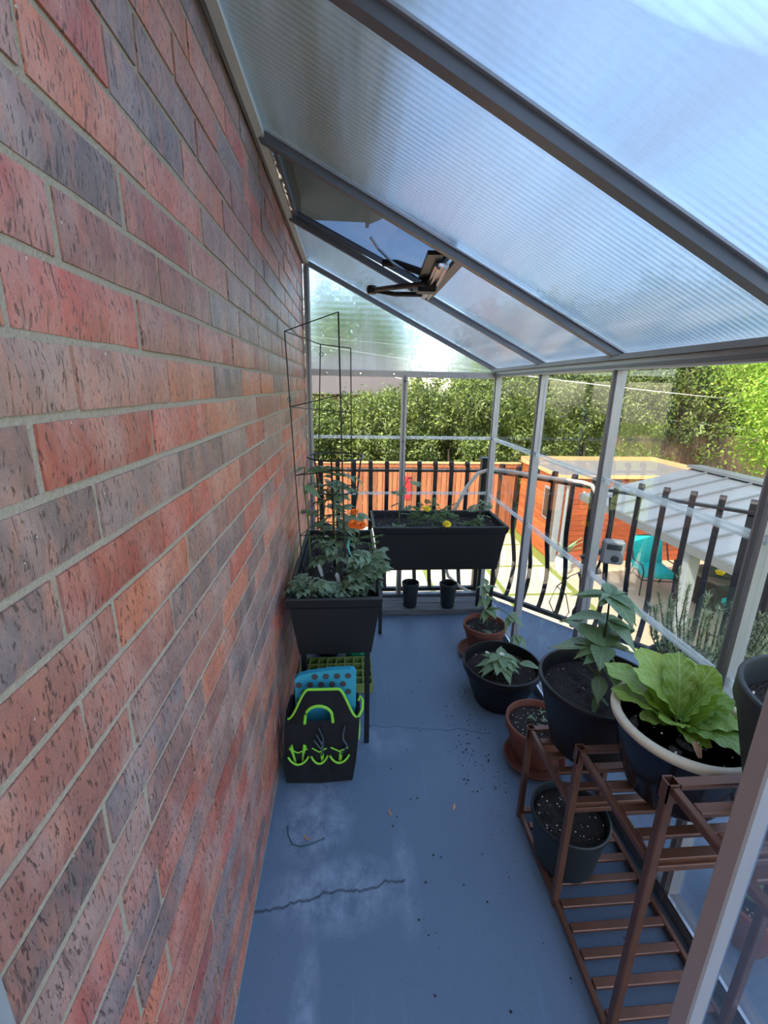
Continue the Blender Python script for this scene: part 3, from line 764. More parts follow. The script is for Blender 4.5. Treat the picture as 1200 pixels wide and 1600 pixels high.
# ================================================================== ELEVATED PLANTERS
def planter(x0, x1, y0, y1, zr, zb, label):
    """tapered trough on four legs; x0..y1 is the outer rim, zr rim height, zb trough bottom"""
    t = thing('raised_planter', ((x0 + x1) / 2, (y0 + y1) / 2, 0), label, 'planter', 'elevated trough planters')
    th, tp = 0.014, 0.03
    b = MB()
    def ring(e, z): return [Vector((x0 + e, y0 + e, z)), Vector((x1 - e, y0 + e, z)), Vector((x1 - e, y1 - e, z)), Vector((x0 + e, y1 - e, z))]
    rs = [ring(tp + .012, zb), ring(.012, zr - .045), ring(.012 + th, zr - .045), ring(tp + .012 + th, zb + .02)]
    for q in rs: b.v += q
    for k in range(3):
        for j in range(4): b.f.append((k * 4 + j, k * 4 + (j + 1) % 4, (k + 1) * 4 + (j + 1) % 4, (k + 1) * 4 + j))
    b.f.append((3, 2, 1, 0)); b.f.append((12, 13, 14, 15))
    b.build('trough', 'planter_plastic', t)
    r = MB(); rs = [ring(.006, zr - .04), ring(0, zr - .006), ring(.004, zr), ring(.014, zr), ring(.018, zr - .006), ring(.020, zr - .05), ring(.012, zr - .05)]
    for q in rs: r.v += q
    m = len(rs)
    for k in range(m):
        for j in range(4): r.f.append((k * 4 + j, k * 4 + (j + 1) % 4, ((k + 1) % m) * 4 + (j + 1) % 4, ((k + 1) % m) * 4 + j))
    r.build('rim', 'planter_plastic', t)
    wd = 0.022
    for sx in (0, 1):
        for sy in (0, 1):
            cx = x0 + .058 if sx == 0 else x1 - .058; cy = y0 + .058 if sy == 0 else y1 - .058
            MB().bbox((cx - wd / 2, cy - wd / 2, 0), (cx + wd / 2, cy + wd / 2, zb + .004), .003).build('leg', 'planter_leg', t)
    return t
pl1 = planter(0.036, 0.421, 1.60, 2.48, 0.75, 0.475, 'black elevated trough planter with tomato plants against the brick wall')
soil_rect(pl1, .055, .402, 1.62, 2.46, .70, 3)
pl2 = planter(0.425, 1.262, 2.515, 2.905, 0.75, 0.455, 'dark elevated trough planter with yellow marigolds at the gable end')
soil_rect(pl2, .444, 1.243, 2.535, 2.886, .705, 9, 90)

# ---- board under the far planter, nursery pots on it
bd = thing('floor_board', (0.9, 2.88, 0), 'weathered grey wooden board lying on the floor under the far planter', 'board')
MB().bbox((0.435, 2.80, 0.001), (1.30, 2.895, 0.046), .004).build('plank', 'grey_plank', bd)
MB().bbox((0.435, 2.90, 0.001), (1.30, 2.995, 0.045), .004).build('plank', 'grey_plank', bd)
def pot_profile(rt, rb, h, lip=.012, lh=.03, th=.006):
    return [(0, 0.0), (rb * .9, 0.0), (rb, .006), (rt - lip * .5, h - lh), (rt, h - lh + .004), (rt, h - .003), (rt - .003, h), (rt - th - .002, h), (rt - th - .004, h - .006), (rt - th - lip * .5, h - lh), (rb - th, .02), (0, .02)]
for (x, y, lb, an) in ((0.716, 2.862, 'tall dark teal nursery pot with a round rim standing on the board', 0), (0.985, 2.842, 'tall slate nursery pot with a bent squarish rim on the board', 1)):
    t = thing('nursery_pot', (x, y, .046), lb, 'pot', 'empty nursery pots on the grey board')
    b = MB(); pr = pot_profile(.062, .046, .185, .008, .022, .003)
    b.lathe(pr, (x, y, .0465), 28)
    if an:
        for p in b.v:
            q = p - Vector((x, y, 0)); a = math.atan2(q.y, q.x); k = 1 + (.06 * math.cos(4 * a + .6)) * max(0, (p.z - .1) / .13)
            p.x = x + q.x * k; p.y = y + q.y * k
    b.build('pot_body', 'nursery', t, True, 35)
    MB().lathe([(0, .05), (.046, .05), (.046, .052), (0, .052)], (x, y, .0465), 20).build('pot_floor', 'planter_leg', t)

# ================================================================== POTS ALONG THE GLAZED SIDE
def pot(name, c, z0, rt, rb, h, mat, label, fill=.03, lip=.012, lh=.035, th=.008, rimmat=None, prof=None, seed=0, cat='pot', perl=26, soil=True, group=None):
    t = thing(name, (c[0], c[1], z0), label, cat, group)
    pr = prof or pot_profile(rt, rb, h, lip, lh, th)
    MB().lathe(pr, (c[0], c[1], z0), 56).build('pot_body', mat, t, True, 35)
    if soil: soil_disc(t, c, rt - th - lip * .5 - .004, z0 + h - fill, seed, perl)
    return t
pot_tcfar = pot('terracotta_pot', (1.10, 2.335), .022, .128, .085, .178, 'terracotta', 'terracotta pot with pepper seedling standing beside the grey board', seed=1, fill=.022)
sau = thing('saucer', (1.09, 2.32, 0), 'clay saucer under the terracotta pot beside the grey board', 'saucer')
MB().lathe([(0, .001), (.125, .001), (.145, .028), (.139, .028), (.120, .012), (0, .012)], (1.09, 2.32, 0), 44).build('dish', 'terracotta', sau, True)
pot_low = pot('round_planter', (1.062, 1.915), .001, .196, .125, .222, 'black_plastic', 'low wide black plastic pot with white-flowered plant on the blue floor', seed=2, fill=.05, perl=40)
pot_tcnear = pot('terracotta_pot', (1.095, 1.525), .018, .138, .088, .182, 'terracotta', 'terracotta pot of perlite soil standing behind the plant rack', seed=3, fill=.024, perl=70)
sau2 = thing('saucer', (1.088, 1.512, 0), 'clay saucer under the terracotta pot behind the plant rack', 'saucer')
MB().lathe([(0, .001), (.108, .001), (.130, .032), (.124, .032), (.104, .0125), (0, .0125)], (1.088, 1.512, 0), 44).build('dish', 'terracotta', sau2, True)

# ---- stepped plant rack
rack = thing('plant_rack', (1.085, .81, 0), 'bronze square-tube stepped plant rack with slatted shelves', 'plant rack')
X0, X1 = 0.931, 1.236; LY = [1.262, .963, .66, .372]; HZ = [.408, .606, .815]; T = .020
for sx, x in ((0, X0), (1, X1)):
    hs = [HZ[0], HZ[1], HZ[2], HZ[2]]
    for k, y in enumerate(LY):
        lg = MB(); h = hs[k] - (.0 if k < 3 else 0)
        lg.bbox((x - T / 2, y - T / 2, 0), (x + T / 2, y + T / 2, h - .018), .0025)
        o = lg.build('leg', 'bronze', rack)
        s = MB()
        # open square corner socket
        e, w_ = T / 2 + .003, .003
        for (a, b) in (((-e, -e), (e, -e + w_)), ((-e, e - w_), (e, e)), ((-e, -e), (-e + w_, e)), ((e - w_, -e), (e, e))): s.box((x + a[0], y + a[1], h - .045), (x + b[0], y + b[1], h))
        s.build('corner_socket', 'bronze', o)
    for k in range(3):
        MB().bbox((x - .008, LY[k + 1] + T / 2 + .003, HZ[k] - .022), (x + .008, LY[k] - T / 2 - .003, HZ[k] - .003), .002).build('side_rail', 'bronze', rack)
    MB().bbox((x - .008, LY[3] + T / 2, .012), (x + .008, LY[0] - T / 2, .030), .002).build('base_rail', 'bronze', rack)
def slat(y, z): MB().bbox((X0 + .010, y - .012, z - .006), (X1 - .010, y + .012, z + .006), .002).build('slat', 'bronze', rack)
for k in range(3):
    for j in range(6):
        slat(LY[k] + (LY[k + 1] - LY[k]) * (j / 5) * (1 if j < 5 else .96), HZ[k] - .010)
y = LY[0] - .002; n = 15
for j in range(n): slat(LY[0] + (LY[3] - LY[0]) * j / (n - 1), .027)
# crossbars at each riser
for k in (1, 2): MB().bbox((X0 + .010, LY[k] - .008, HZ[k - 1] - .03), (X1 - .010, LY[k] + .008, HZ[k - 1] - .014), .002).build('crossbar', 'bronze', rack)

pot_pep = pot('round_planter', (1.100, 1.178), .410, .190, .128, .250, 'black_plastic', 'large black plastic pot with tall pepper plant on the lowest rack step', seed=4, fill=.045, perl=34, lh=.02)
cer = [(0, 0), (.098, 0), (.105, .01), (.132, .09), (.148, .165), (.150, .178)]
cer_c = (1.092, .828)
pc = thing('ceramic_pot', (*cer_c, .609), 'navy glazed ceramic pot with thick cream rim holding lettuce', 'pot')
MB().lathe(cer + [(.140, .178), (.125, .09), (.09, .02), (0, .02)], (*cer_c, .609), 56).build('pot_body', 'navy_glaze', pc, True)
MB().lathe([(.140, .176), (.150, .178), (.160, .188), (.162, .197), (.159, .2015), (.150, .203), (.141, .201), (.138, .192), (.140, .176)], (*cer_c, .609), 56).build('rim', 'cream_glaze', pc, True, 60)
soil_disc(pc, cer_c, .139, .782, 5, 40)
pot_r = pot('round_planter', (1.148, .566), .817, .164, .112, .236, 'grey_pot', 'charcoal grey plastic pot on the highest rack step', seed=6, fill=.05, lip=.010, lh=.045, th=.007)
tg = tag(MB().prism([(-.008, 0), (.008, 0), (.012, .085), (0, .10), (-.012, .085)], 'y', -.0006, .0006).build('plant_tag', 'tag_white', None), 'white plastic plant tag stuck in the charcoal pot', 'plant tag')
tg.matrix_basis = Matrix.Translation((1.075, .47, .985)) @ Matrix.Rotation(.35, 4, 'Y') @ Matrix.Rotation(.5, 4, 'X')
for i in range(9):
    pass
sd = thing('seedling', (1.16, .56, 1.003), 'small pale seedling in the charcoal grey pot', 'plant')
MB().tube([(1.16, .56, .998), (1.155, .55, 1.03), (1.15, .54, 1.05)], .002, 6).build('stem', 'stem', sd)
for a in range(5):
    an = a * 1.3; leaf_on(sd, YNG, (1.15, .54, 1.045), (1.15 + .05 * math.cos(an), .54 + .05 * math.sin(an), 1.05))
pot_rk = pot('nursery_planter', (1.014, 1.086), .034, .124, .096, .19, 'nursery', 'dark round nursery pot of soil on the bottom rack shelf', seed=7, fill=.025, lip=.012, lh=.02, th=.004, perl=60)

# ================================================================== PLANTS
def stem(parent, pts, r0=.004, r1=.0025, mat='stem'):
    n = len(pts); return MB().tube(pts, [r0 + (r1 - r0) * i / (n - 1) for i in range(n)], 7).build('stem', mat, parent, True)
# tall pepper plant on the rack
pp = thing('pepper_plant', (1.085, 1.15, .61), 'tall dark green pepper plant with broad leaves in the large black pot', 'plant')
B0 = Vector((1.055, 1.125, .612)); CR = Vector((1.072, 1.15, .80)); T2 = Vector((1.098, 1.2, .95))
stem(pp, [B0, (1.06, 1.13, .68), (1.068, 1.145, .75), CR], .0055, .004)
stem(pp, [(1.068, 1.14, .75), (1.09, 1.18, .82), (1.096, 1.19, .88), T2], .004, .0025, 'stem_dark')
stem(pp, [(1.062, 1.135, .70), (1.03, 1.15, .74), (1.0, 1.18, .765)], .0035, .002)
for bs, tp, wd in [((1.035, 1.15, .80), (.945, 1.235, .765), 1.15), (CR, (1.022, 1.075, .82), 1.2), (CR, (1.18, 1.2, .80), 1.25), (CR, (1.125, 1.24, .85), 1.2), ((1.08, 1.15, .78), (1.185, 1.13, .68), 1.35),
                   ((1.08, 1.16, .80), (1.245, 1.19, .765), 1.1), (CR, (1.02, 1.24, .87), 1.1), ((1.07, 1.14, .74), (1.15, 1.08, .66), 1.0), ((1.065, 1.13, .71), (1.03, 1.07, .67), .9), ((1.07, 1.14, .77), (.99, 1.10, .79), .8),
                   (T2, (1.215, 1.2, .885), .95), (T2, (1.00, 1.24, .945), .6), (T2, (1.13, 1.27, .97), .9), (T2, (1.12, 1.13, .955), .8), ((1.095, 1.19, .87), (1.205, 1.19, .84), 1.0), ((1.095, 1.19, .87), (.985, 1.22, .90), .85),
                   ((1.09, 1.18, .82), (1.22, 1.25, .85), 1.1), (T2, (1.16, 1.22, .965), .8), (T2, (1.05, 1.17, .965), .6), ((1.06, 1.125, .64), (1.10, 1.10, .625), .8), ((1.06, 1.12, .635), (1.03, 1.08, .625), .7)]:
    leaf_on(pp, PEP, bs, Vector(bs) + (Vector(tp) - Vector(bs)) * 1.12, width=wd * 1.22)
for i in range(14):
    a = i * 2.4 + .5; q = (CR, T2, Vector((1.095, 1.19, .87)))[i % 3]; L = .075 + .02 * (i % 4)
    leaf_on(pp, PEP, q, q + Vector((L * math.cos(a), L * math.sin(a), .01 - .015 * (i % 3))), width=1.25)
# young pepper in the terracotta pot by the board
p2 = thing('pepper_plant', (1.105, 2.33, .178), 'leggy young pepper plant leaning out of the terracotta pot beside the board', 'plant')
A0 = Vector((1.11, 2.33, .175)); A1 = Vector((1.105, 2.32, .30)); A2 = Vector((1.09, 2.34, .44)); A3 = Vector((1.20, 2.20, .32)); A4 = Vector((1.23, 2.16, .22))
stem(p2, [A0, (1.108, 2.325, .24), A1, (1.095, 2.33, .38), A2], .004, .002)
stem(p2, [A1, (1.15, 2.27, .335), A3, (1.225, 2.17, .28), A4], .003, .0018)
for bs, tips in ((A2, ((1.02, 2.33, .44), (1.16, 2.32, .445), (1.08, 2.26, .46), (1.10, 2.42, .48), (1.04, 2.27, .41))), ((1.097, 2.33, .37), ((1.02, 2.28, .33), (1.17, 2.30, .37), (1.06, 2.24, .36), (1.13, 2.40, .38))),
                 (A1, ((1.05, 2.22, .27), (1.12, 2.20, .31), (1.19, 2.30, .31), (1.04, 2.30, .25))), (A3, ((1.14, 2.12, .30), (1.25, 2.12, .33), (1.26, 2.24, .33), (1.17, 2.09, .35), (1.20, 2.13, .37))),
                 (A4, ((1.20, 2.06, .19), (1.26, 2.07, .22), (1.265, 2.19, .19), (1.17, 2.12, .20)))):
    for tp in tips: leaf_on(p2, YNG, bs, tp, width=rnd.uniform(.85, 1.1))
for a in (0.3, 2.0): leaf_on(p2, PEP, (1.10, 2.28, .18), (1.10 + .06 * math.cos(a + 3), 2.28 - .05, .19))
# white-flowered plant in the low black pot
p3 = thing('flowering_plant', (1.045, 1.91, .175), 'leafy plant with small white flower cluster in the low black pot', 'plant')
Fc = Vector((1.045, 1.885, .275))
stem(p3, [(1.05, 1.91, .17), (1.05, 1.90, .22), Fc], .004, .003)
for i in range(26):
    an = i * 2.4; h = .10 * (1 - i / 20); rr = .095 + .04 * ((i * 7) % 5) / 4
    bs = Fc - Vector((0, 0, .005 + (i % 5) * .010))
    leaf_on(p3, YNG if i % 3 else PEP, bs, bs + Vector((rr * math.cos(an), rr * math.sin(an), rnd.uniform(-.03, .02))), width=1.05)
fl = MB()
for i in range(12):
    a = i * 2.4; rr = .004 * math.sqrt(i); q = Fc + Vector((rr * math.cos(a), rr * math.sin(a), .012)); fl.lathe([(0, -.004), (.004, 0), (0, .004)], q, 6)
for i in range(7):
    a = i * 2.4; q = Vector((.985, 1.93, .268)) + Vector((.0035 * math.sqrt(i) * math.cos(a), .0035 * math.sqrt(i) * math.sin(a), 0)); fl.lathe([(0, -.004), (.004, 0), (0, .004)], q, 6)
fl.build('flower_cluster', 'white_petal', p3, True)
stem(p3, [(1.04, 1.905, .20), (1.0, 1.925, .24), (.985, 1.93, .266)], .0025, .0015)
leaf_on(p3, YNG, (1.13, 1.86, .25), (1.21, 1.79, .27), width=1.3); stem(p3, [(1.06, 1.90, .19), (1.1, 1.88, .24), (1.13, 1.86, .25)], .003, .002)
# lettuce
lt = thing('lettuce', (1.10, .83, .785), 'bright green leaf lettuce growing in the cream-rimmed pot', 'lettuce')
L0 = Vector((1.095, .85, .782))
for i, (dx, dy, dz, wd) in enumerate([(-.12, .06, .085, .95), (-.085, -.05, .055, 1.0), (-.02, -.095, .035, 1.0), (.06, -.10, .06, 1.1), (.135, -.03, .07, 1.0), (.15, .05, .06, 1.0), (-.10, .10, .12, .9), (-.03, .11, .135, .9), (.05, .11, .125, .95), (.11, .09, .10, 1.0), (-.055, .03, .12, .8), (.03, -.02, .115, .85), (.07, .03, .13, .85), (-.12, -.0, .03, .9), (.01, .05, .14, .7)]):
    up = Vector((-dx * 6 * dz, -dy * 6 * dz, .55))
    leaf_on(lt, LET, L0 + Vector((dx * .10, dy * .10, 0)), L0 + Vector((dx * .86 + .012, dy * .86, dz * 1.08)), up=up, width=wd * .95)
dl = thing('dry_lettuce_leaf', (1.055, .745, .79), 'yellowed dry leaf hanging on soil below the lettuce', 'leaf')
leaf_on(dl, [leaf_mesh('leaf', 'dry_leaf', 1, .32, .3, -.2, 6, .02, 'lance', 3)], (1.07, .775, .80), (1.058, .725, .787))
# seedlings in the near terracotta pot
s3 = thing('seedling', (1.12, 1.53, .178), 'tiny pale seedlings in the terracotta pot behind the rack', 'plant')
for (x, y) in ((1.12, 1.53), (1.09, 1.50), (1.13, 1.58), (1.07, 1.55)):
    stem(s3, [(x, y, .172), (x + .003, y, .195)], .0015, .001)
    for a in (0, 2.2, 4.2): leaf_on(s3, YNG, (x + .003, y, .194), (x + .003 + .022 * math.cos(a + x * 50), y + .022 * math.sin(a + x * 50), .199))
# rosemary outside the glass in a tall pot
rp = pot('tall_pot', (1.60, 1.36), .001, .175, .12, .56, 'grey_pot', 'tall grey pot with rosemary on the balcony outside the glass', seed=8, fill=.03)
ro = thing('rosemary', (1.60, 1.36, .53), 'bushy rosemary with needle leaves in the tall grey pot', 'plant')
for i in range(34):
    a = i * 2.4; r0 = .03 + .10 * ((i * 5) % 7) / 7
    b0 = Vector((1.60 + r0 * math.cos(a), 1.36 + r0 * math.sin(a), .53)); hh = rnd.uniform(.16, .34)
    tp = b0 + Vector((math.cos(a) * rnd.uniform(.03, .14), math.sin(a) * rnd.uniform(.03, .16), hh)); md = (b0 + tp) / 2 + Vector((math.cos(a) * .02, math.sin(a) * .02, 0))
    sp = MB().tube([b0, md, tp], [.003, .0025, .0012], 5).build('sprig', 'stem_dark', ro)
    nd = MB()
    for q in range(150):
        t = rnd.uniform(.12, 1); p = b0.lerp(md, t * 2) if t < .5 else md.lerp(tp, t * 2 - 1)
        an = rnd.uniform(0, 2 * PI); dr = Vector((math.cos(an), math.sin(an), rnd.uniform(.5, 1.3))).normalized() * rnd.uniform(.018, .030)
        sd_ = dr.cross(Vector((0, 0, 1))).normalized() * .0026
        nd.v += [p - sd_, p + sd_, p + dr]; k = len(nd.v); nd.f.append((k - 3, k - 2, k - 1))
    o = nd.build('needles', 'rosemary_leaf', sp); o['kind'] = 'stuff'
# tomato plants in the planter by the wall
def tomato(name, label, base, nodes, nl, spread, seed, mesh=TOM, stemmat='stem', ls=(.09, .15)):
    r = random.Random(seed); t = thing(name, base, label, 'plant')
    pts = [Vector(base)] + [Vector(q) for q in nodes]; stem(t, pts, .005, .0025, stemmat)
    for i in range(nl):
        u = r.uniform(.15, 1) * (len(pts) - 1); k = min(int(u), len(pts) - 2); p = pts[k].lerp(pts[k + 1], u - k)
        a = i * 2.4 + r.uniform(-.4, .4); L = r.uniform(*ls) * spread
        inst('leaf', r.choice(mesh), t, mat_dir(p, Vector((math.cos(a), math.sin(a), r.uniform(-.15, .6))), roll=r.uniform(-.4, .4), s=L))
    return t
tomato('tomato_plant', 'tall tomato plant climbing inside the round wire cage', (.228, 1.965, .70), [(.225, 1.97, .82), (.215, 2.0, .95), (.225, 2.03, 1.08), (.235, 2.05, 1.20)], 26, .95, 11)
tomato('tomato_plant', 'short bushy tomato plant at the front left of the wall planter', (.13, 1.72, .70), [(.125, 1.72, .74), (.12, 1.71, .79)], 14, .8, 12)
tomato('tomato_plant', 'spreading tomato plant hanging over the free side of the wall planter', (.34, 1.84, .70), [(.35, 1.84, .75), (.37, 1.85, .81), (.40, 1.86, .84)], 28, .85, 13)
tomato('tomato_plant', 'tomato seedling low in the middle of the wall planter', (.25, 1.72, .70), [(.26, 1.72, .73), (.28, 1.73, .76)], 9, .6, 14)
tomato('tomato_plant', 'dark tomato plant at the far end of the wall planter', (.15, 2.25, .70), [(.15, 2.25, .85), (.16, 2.22, 1.0), (.13, 2.2, 1.12)], 14, .9, 15)
cu = thing('broad_leaf_vine', (.10, 2.02, .70), 'pale vine with two broad folded leaves touching the brick wall', 'plant')
stem(cu, [(.10, 2.02, .70), (.09, 2.04, .95), (.075, 2.03, 1.12), (.085, 2.03, 1.20)], .004, .003)
leaf_on(cu, YNG, (.075, 2.03, 1.11), (.165, 2.0, 1.075), width=1.1, roll=.5); leaf_on(cu, YNG, (.085, 2.03, 1.19), (.16, 2.01, 1.15), width=1.0); leaf_on(cu, YNG, (.085, 2.03, 1.20), (.04, 1.98, 1.185), width=1.0)
leaf_on(cu, YNG, (.085, 2.03, 1.18), (.30, 2.02, 1.17), width=.35); leaf_on(cu, YNG, (.3, 2.02, 1.16), (.385, 2.0, 1.125), width=.5)

def flower(parent, c, r, mat, seed, tilt=(0, -.5, 1)):
    rr = random.Random(seed); c = Vector(c)
    pm = raw_mesh('petal', [(-.28, 0, 0), (.28, 0, 0), (-.5, .6, .12), (.5, .6, .12), (-.3, 1, .02), (.3, 1, .02), (0, 1.06, -.04)], [(0, 1, 3, 2), (2, 3, 5, 4), (4, 5, 6)], mat)
    M0 = mat_dir(c, Vector((0, 1, 0)), Vector(tilt))
    ax = Vector(tilt).normalized(); a, b = frame(ax)
    for ring, (n, el, L) in enumerate(((10, .05, 1.0), (9, .45, .85), (7, .85, .65), (5, 1.2, .45))):
        for k in range(n):
            an = 2 * PI * k / n + ring * .3; d = (a * math.cos(an) + b * math.sin(an)) * math.cos(el) + ax * math.sin(el)
            inst('petal', pm, parent, mat_dir(c, d, ax, rr.uniform(-.2, .2), r * L))
def marigold(base, flowers, mat, label, n, seed, h=.09, sp=.09):
    r = random.Random(seed); t = thing('marigold', base, label, 'flower'); B = Vector(base)
    for f in flowers:
        F = Vector(f[0]); stem(t, [B, (B + F) / 2 + Vector((0, 0, .02)), F], .0025, .002)
        flower(t, F, f[1], mat, seed)
    for i in range(n):
        a = i * 2.4; p = B + Vector((sp * r.random() * math.cos(a), sp * r.random() * math.sin(a), h * r.uniform(.1, 1)))
        inst('leaf', r.choice(MARI), t, mat_dir(p, Vector((math.cos(a), math.sin(a), r.uniform(0, .9))), roll=r.uniform(-.5, .5), s=r.uniform(.05, .085)))
    return t
marigold((.315, 2.03, .70), [((.305, 1.90, .965), .026), ((.336, 1.89, .962), .026), ((.31, 2.0, .995), .018)], 'orange', 'orange double marigold blooming among the tomatoes in the wall planter', 22, 5, .18)
marigold((.815, 2.66, .705), [((.765, 2.62, .838), .024), ((.868, 2.50, .775), .026)], 'yellow', 'yellow marigold with two blooms in the middle of the far planter', 80, 6, .12, .12)
tomato('tomato_plant', 'thin tall tomato seedling near the post in the far planter', (.60, 2.70, .705), [(.605, 2.70, .82), (.62, 2.7, .95), (.66, 2.7, 1.02)], 9, .8, 21, stemmat='stem', ls=(.07, .11))
tomato('tomato_plant', 'wispy seedling beside the corner post in the far planter', (1.14, 2.74, .705), [(1.14, 2.74, .78), (1.15, 2.74, .86)], 10, .6, 22)
tomato('herb_plant', 'low sprawling herb at the right of the far planter', (1.06, 2.66, .705), [(1.07, 2.66, .73), (1.09, 2.65, .745)], 18, .55, 23, MARI, ls=(.08, .14))
tomato('herb_plant', 'wilted pale seedlings lying on soil at the left of the far planter', (.55, 2.66, .705), [(.58, 2.65, .715), (.63, 2.64, .72)], 10, .5, 24, YNG, ls=(.06, .11))

# ---- wire supports
tw = thing('tomato_tower', (.14, 2.0, .70), 'tall square folding wire tower standing in the wall planter', 'plant support')
cs = [(.0, 1.96), (.24, 1.97), (.28, 2.24), (.135, 2.26)]
cs = [(.022, 1.99, 1.775), (.245, 1.955, 1.85), (.295, 2.18, 1.73), (.155, 2.2, 1.745)]
bs_ = [(.075, 1.90), (.27, 1.87), (.30, 2.12), (.12, 2.14)]
for i in range(4):
    MB().tube([cs[i], ((cs[i][0] + bs_[i][0]) / 2, (cs[i][1] + bs_[i][1]) / 2, 1.22), (*bs_[i], .69)], .0026 if i != 1 else .0034, 6).build('upright', 'wire_black', tw)
for t_ in (0, .28, .55, .80):
    q = [Vector(cs[i]).lerp(Vector((*bs_[i], .69)), t_) for i in range(4)]
    for a, b in ((0, 1), (1, 2), (2, 3), (3, 0)):
        if t_ == 0 and (a, b) == (1, 2): continue
        MB().tube([q[a], q[b]], .0022, 6).build('crossbar', 'wire_black', tw)
for q in ((.03, 2.0, 1.50), (.265, 2.02, 1.53), (.16, 2.17, 1.70)):
    MB().tube([Vector(q) + Vector((.008 * math.cos(a), 0, .010 * math.sin(a))) for a in [2 * PI * k / 10 for k in range(10)]], .002, 5, closed=True, up=Vector((0, 1, 0))).build('clip', 'tie_green', tw)
rc = thing('tomato_cage', (.225, 2.12, .70), 'round black ring tomato cage in the wall planter', 'plant support')
for z, r_ in ((1.235, .135), (1.075, .11), (.92, .09)):
    MB().tube([(.222 + r_ * math.cos(a), 2.12 + r_ * math.sin(a), z) for a in [2 * PI * k / 32 for k in range(32)]], .0045 if z > 1.2 else .0032, 6, closed=True).build('ring', 'wire_black', rc)
for k in range(3):
    a = k * 2.094 + 4.6; MB().tube([(.222 + .135 * math.cos(a), 2.12 + .135 * math.sin(a), 1.235), (.222 + .07 * math.cos(a), 2.12 + .07 * math.sin(a), .69)], .0042, 6).build('upright', 'wire_black', rc)
for (x, y, z, lb) in ((.16, 1.93, .73, 'white plant tag leaning in the wall planter behind the stem'), (.245, 1.86, .71, 'small white plant tag beside the main tomato stem')):
    o = tag(MB().prism([(-.007, 0), (.007, 0), (.009, .06), (0, .072), (-.009, .06)], 'y', -.0006, .0006).build('plant_tag', 'tag_white'), lb, 'plant tag')
    o.matrix_basis = Matrix.Translation((x, y, z - .03)) @ Matrix.Rotation(-.25, 4, 'Y')
o = thing('ribbon_tie', (.30, 1.88, .85), 'teal ribbon tie hanging on the spreading tomato plant', 'tie')
MB().tube([(.285, 1.88, .90), (.28, 1.87, .87), (.29, 1.865, .84), (.30, 1.86, .82)], .004, 5, flat=(.006, .0012)).build('ribbon', 'tie_green', o)

# ================================================================== TOTE BAG AND THINGS UNDER THE PLANTER
bag = thing('garden_tote', (.165, 1.53, 0), 'navy garden tool tote with lime green piping on the floor under the planter', 'bag')
bb = MB(); rs = []
for (z, x0, x1, y0, y1) in ((.002, .03, .298, 1.455, 1.60), (.10, .026, .312, 1.450, 1.612), (.22, .03, .322, 1.452, 1.618), (.285, .034, .325, 1.456, 1.618), (.30, .04, .322, 1.462, 1.614)):
    rs.append([Vector((x0, y0, z)), Vector(((x0 + x1) / 2, y0 - .008, z)), Vector((x1, y0, z)), Vector((x1 + .006, (y0 + y1) / 2, z)), Vector((x1, y1, z)), Vector(((x0 + x1) / 2, y1 + .006, z)), Vector((x0, y1, z)), Vector((x0 - .004, (y0 + y1) / 2, z))])
for q in rs: bb.v += q
for k in range(len(rs) - 1):
    for j in range(8): bb.f.append((k * 8 + j, k * 8 + (j + 1) % 8, (k + 1) * 8 + (j + 1) % 8, (k + 1) * 8 + j))
bb.f.append(tuple(range(8))[::-1])
inn = [Vector((p.x * .94 + .165 * .06, p.y * .92 + 1.535 * .08, p.z - .004)) for p in rs[-1]]; i0 = len(bb.v); bb.v += inn
low = [Vector((p.x, p.y, .16)) for p in inn]; bb.v += low
for j in range(8):
    bb.f.append((32 + j, 32 + (j + 1) % 8, i0 + (j + 1) % 8, i0 + j)); bb.f.append((i0 + j, i0 + (j + 1) % 8, i0 + 8 + (j + 1) % 8, i0 + 8 + j))
bb.f.append(tuple(range(i0 + 8, i0 + 16)))
bb.build('body', 'navy_cloth', bag, True, 50)
# front handle panel with cut-out
def sm(t): t = max(0, min(1, t)); return t * t * (3 - 2 * t)
def zo(x): return .298 + .135 * min(sm((x - .045) / .085), sm((.318 - x) / .075)) - .004 * (x - .045) / .27
hx0, hx1 = .112, .222
def zi(x):
    if x <= hx0 or x >= hx1: return .29
    u = (x - (hx0 + hx1) / 2) / ((hx1 - hx0) / 2); return .300 + .068 * math.sqrt(max(0, 1 - u * u)) ** .8
hp = MB(); N = 44
for i in range(N + 1):
    x = .045 + (.318 - .045) * i / N
    for yv in (1.452, 1.460): hp.v += [Vector((x, yv + .012 * (zi(x) - .29), zi(x))), Vector((x, yv + .018, zo(x)))]
for i in range(N):
    a, b = i * 4, i * 4 + 4
    hp.f += [(a, b, b + 1, a + 1), (a + 2, a + 3, b + 3, b + 2), (a + 1, b + 1, b + 3, a + 3), (a, a + 2, b + 2, b)]
hpo = hp.build('handle_panel', 'navy_cloth', bag, True, 50)
MB().tube([(x, 1.472, zo(x)) for x in [.045 + .273 * i / 50 for i in range(51)]] + [(.328, 1.478, .305), (.338, 1.49, .318), (.340, 1.51, .345), (.330, 1.52, .355), (.322, 1.515, .34)], .0055, 6).build('piping', 'lime', hpo, True)
MB().tube([(hx0, 1.452, .292)] + [(hx0 + (hx1 - hx0) * i / 24, 1.453, zi(hx0 + (hx1 - hx0) * i / 24) + .002) for i in range(25)] + [(hx1, 1.452, .300)], .006, 6).build('grip_binding', 'lime', hpo, True)
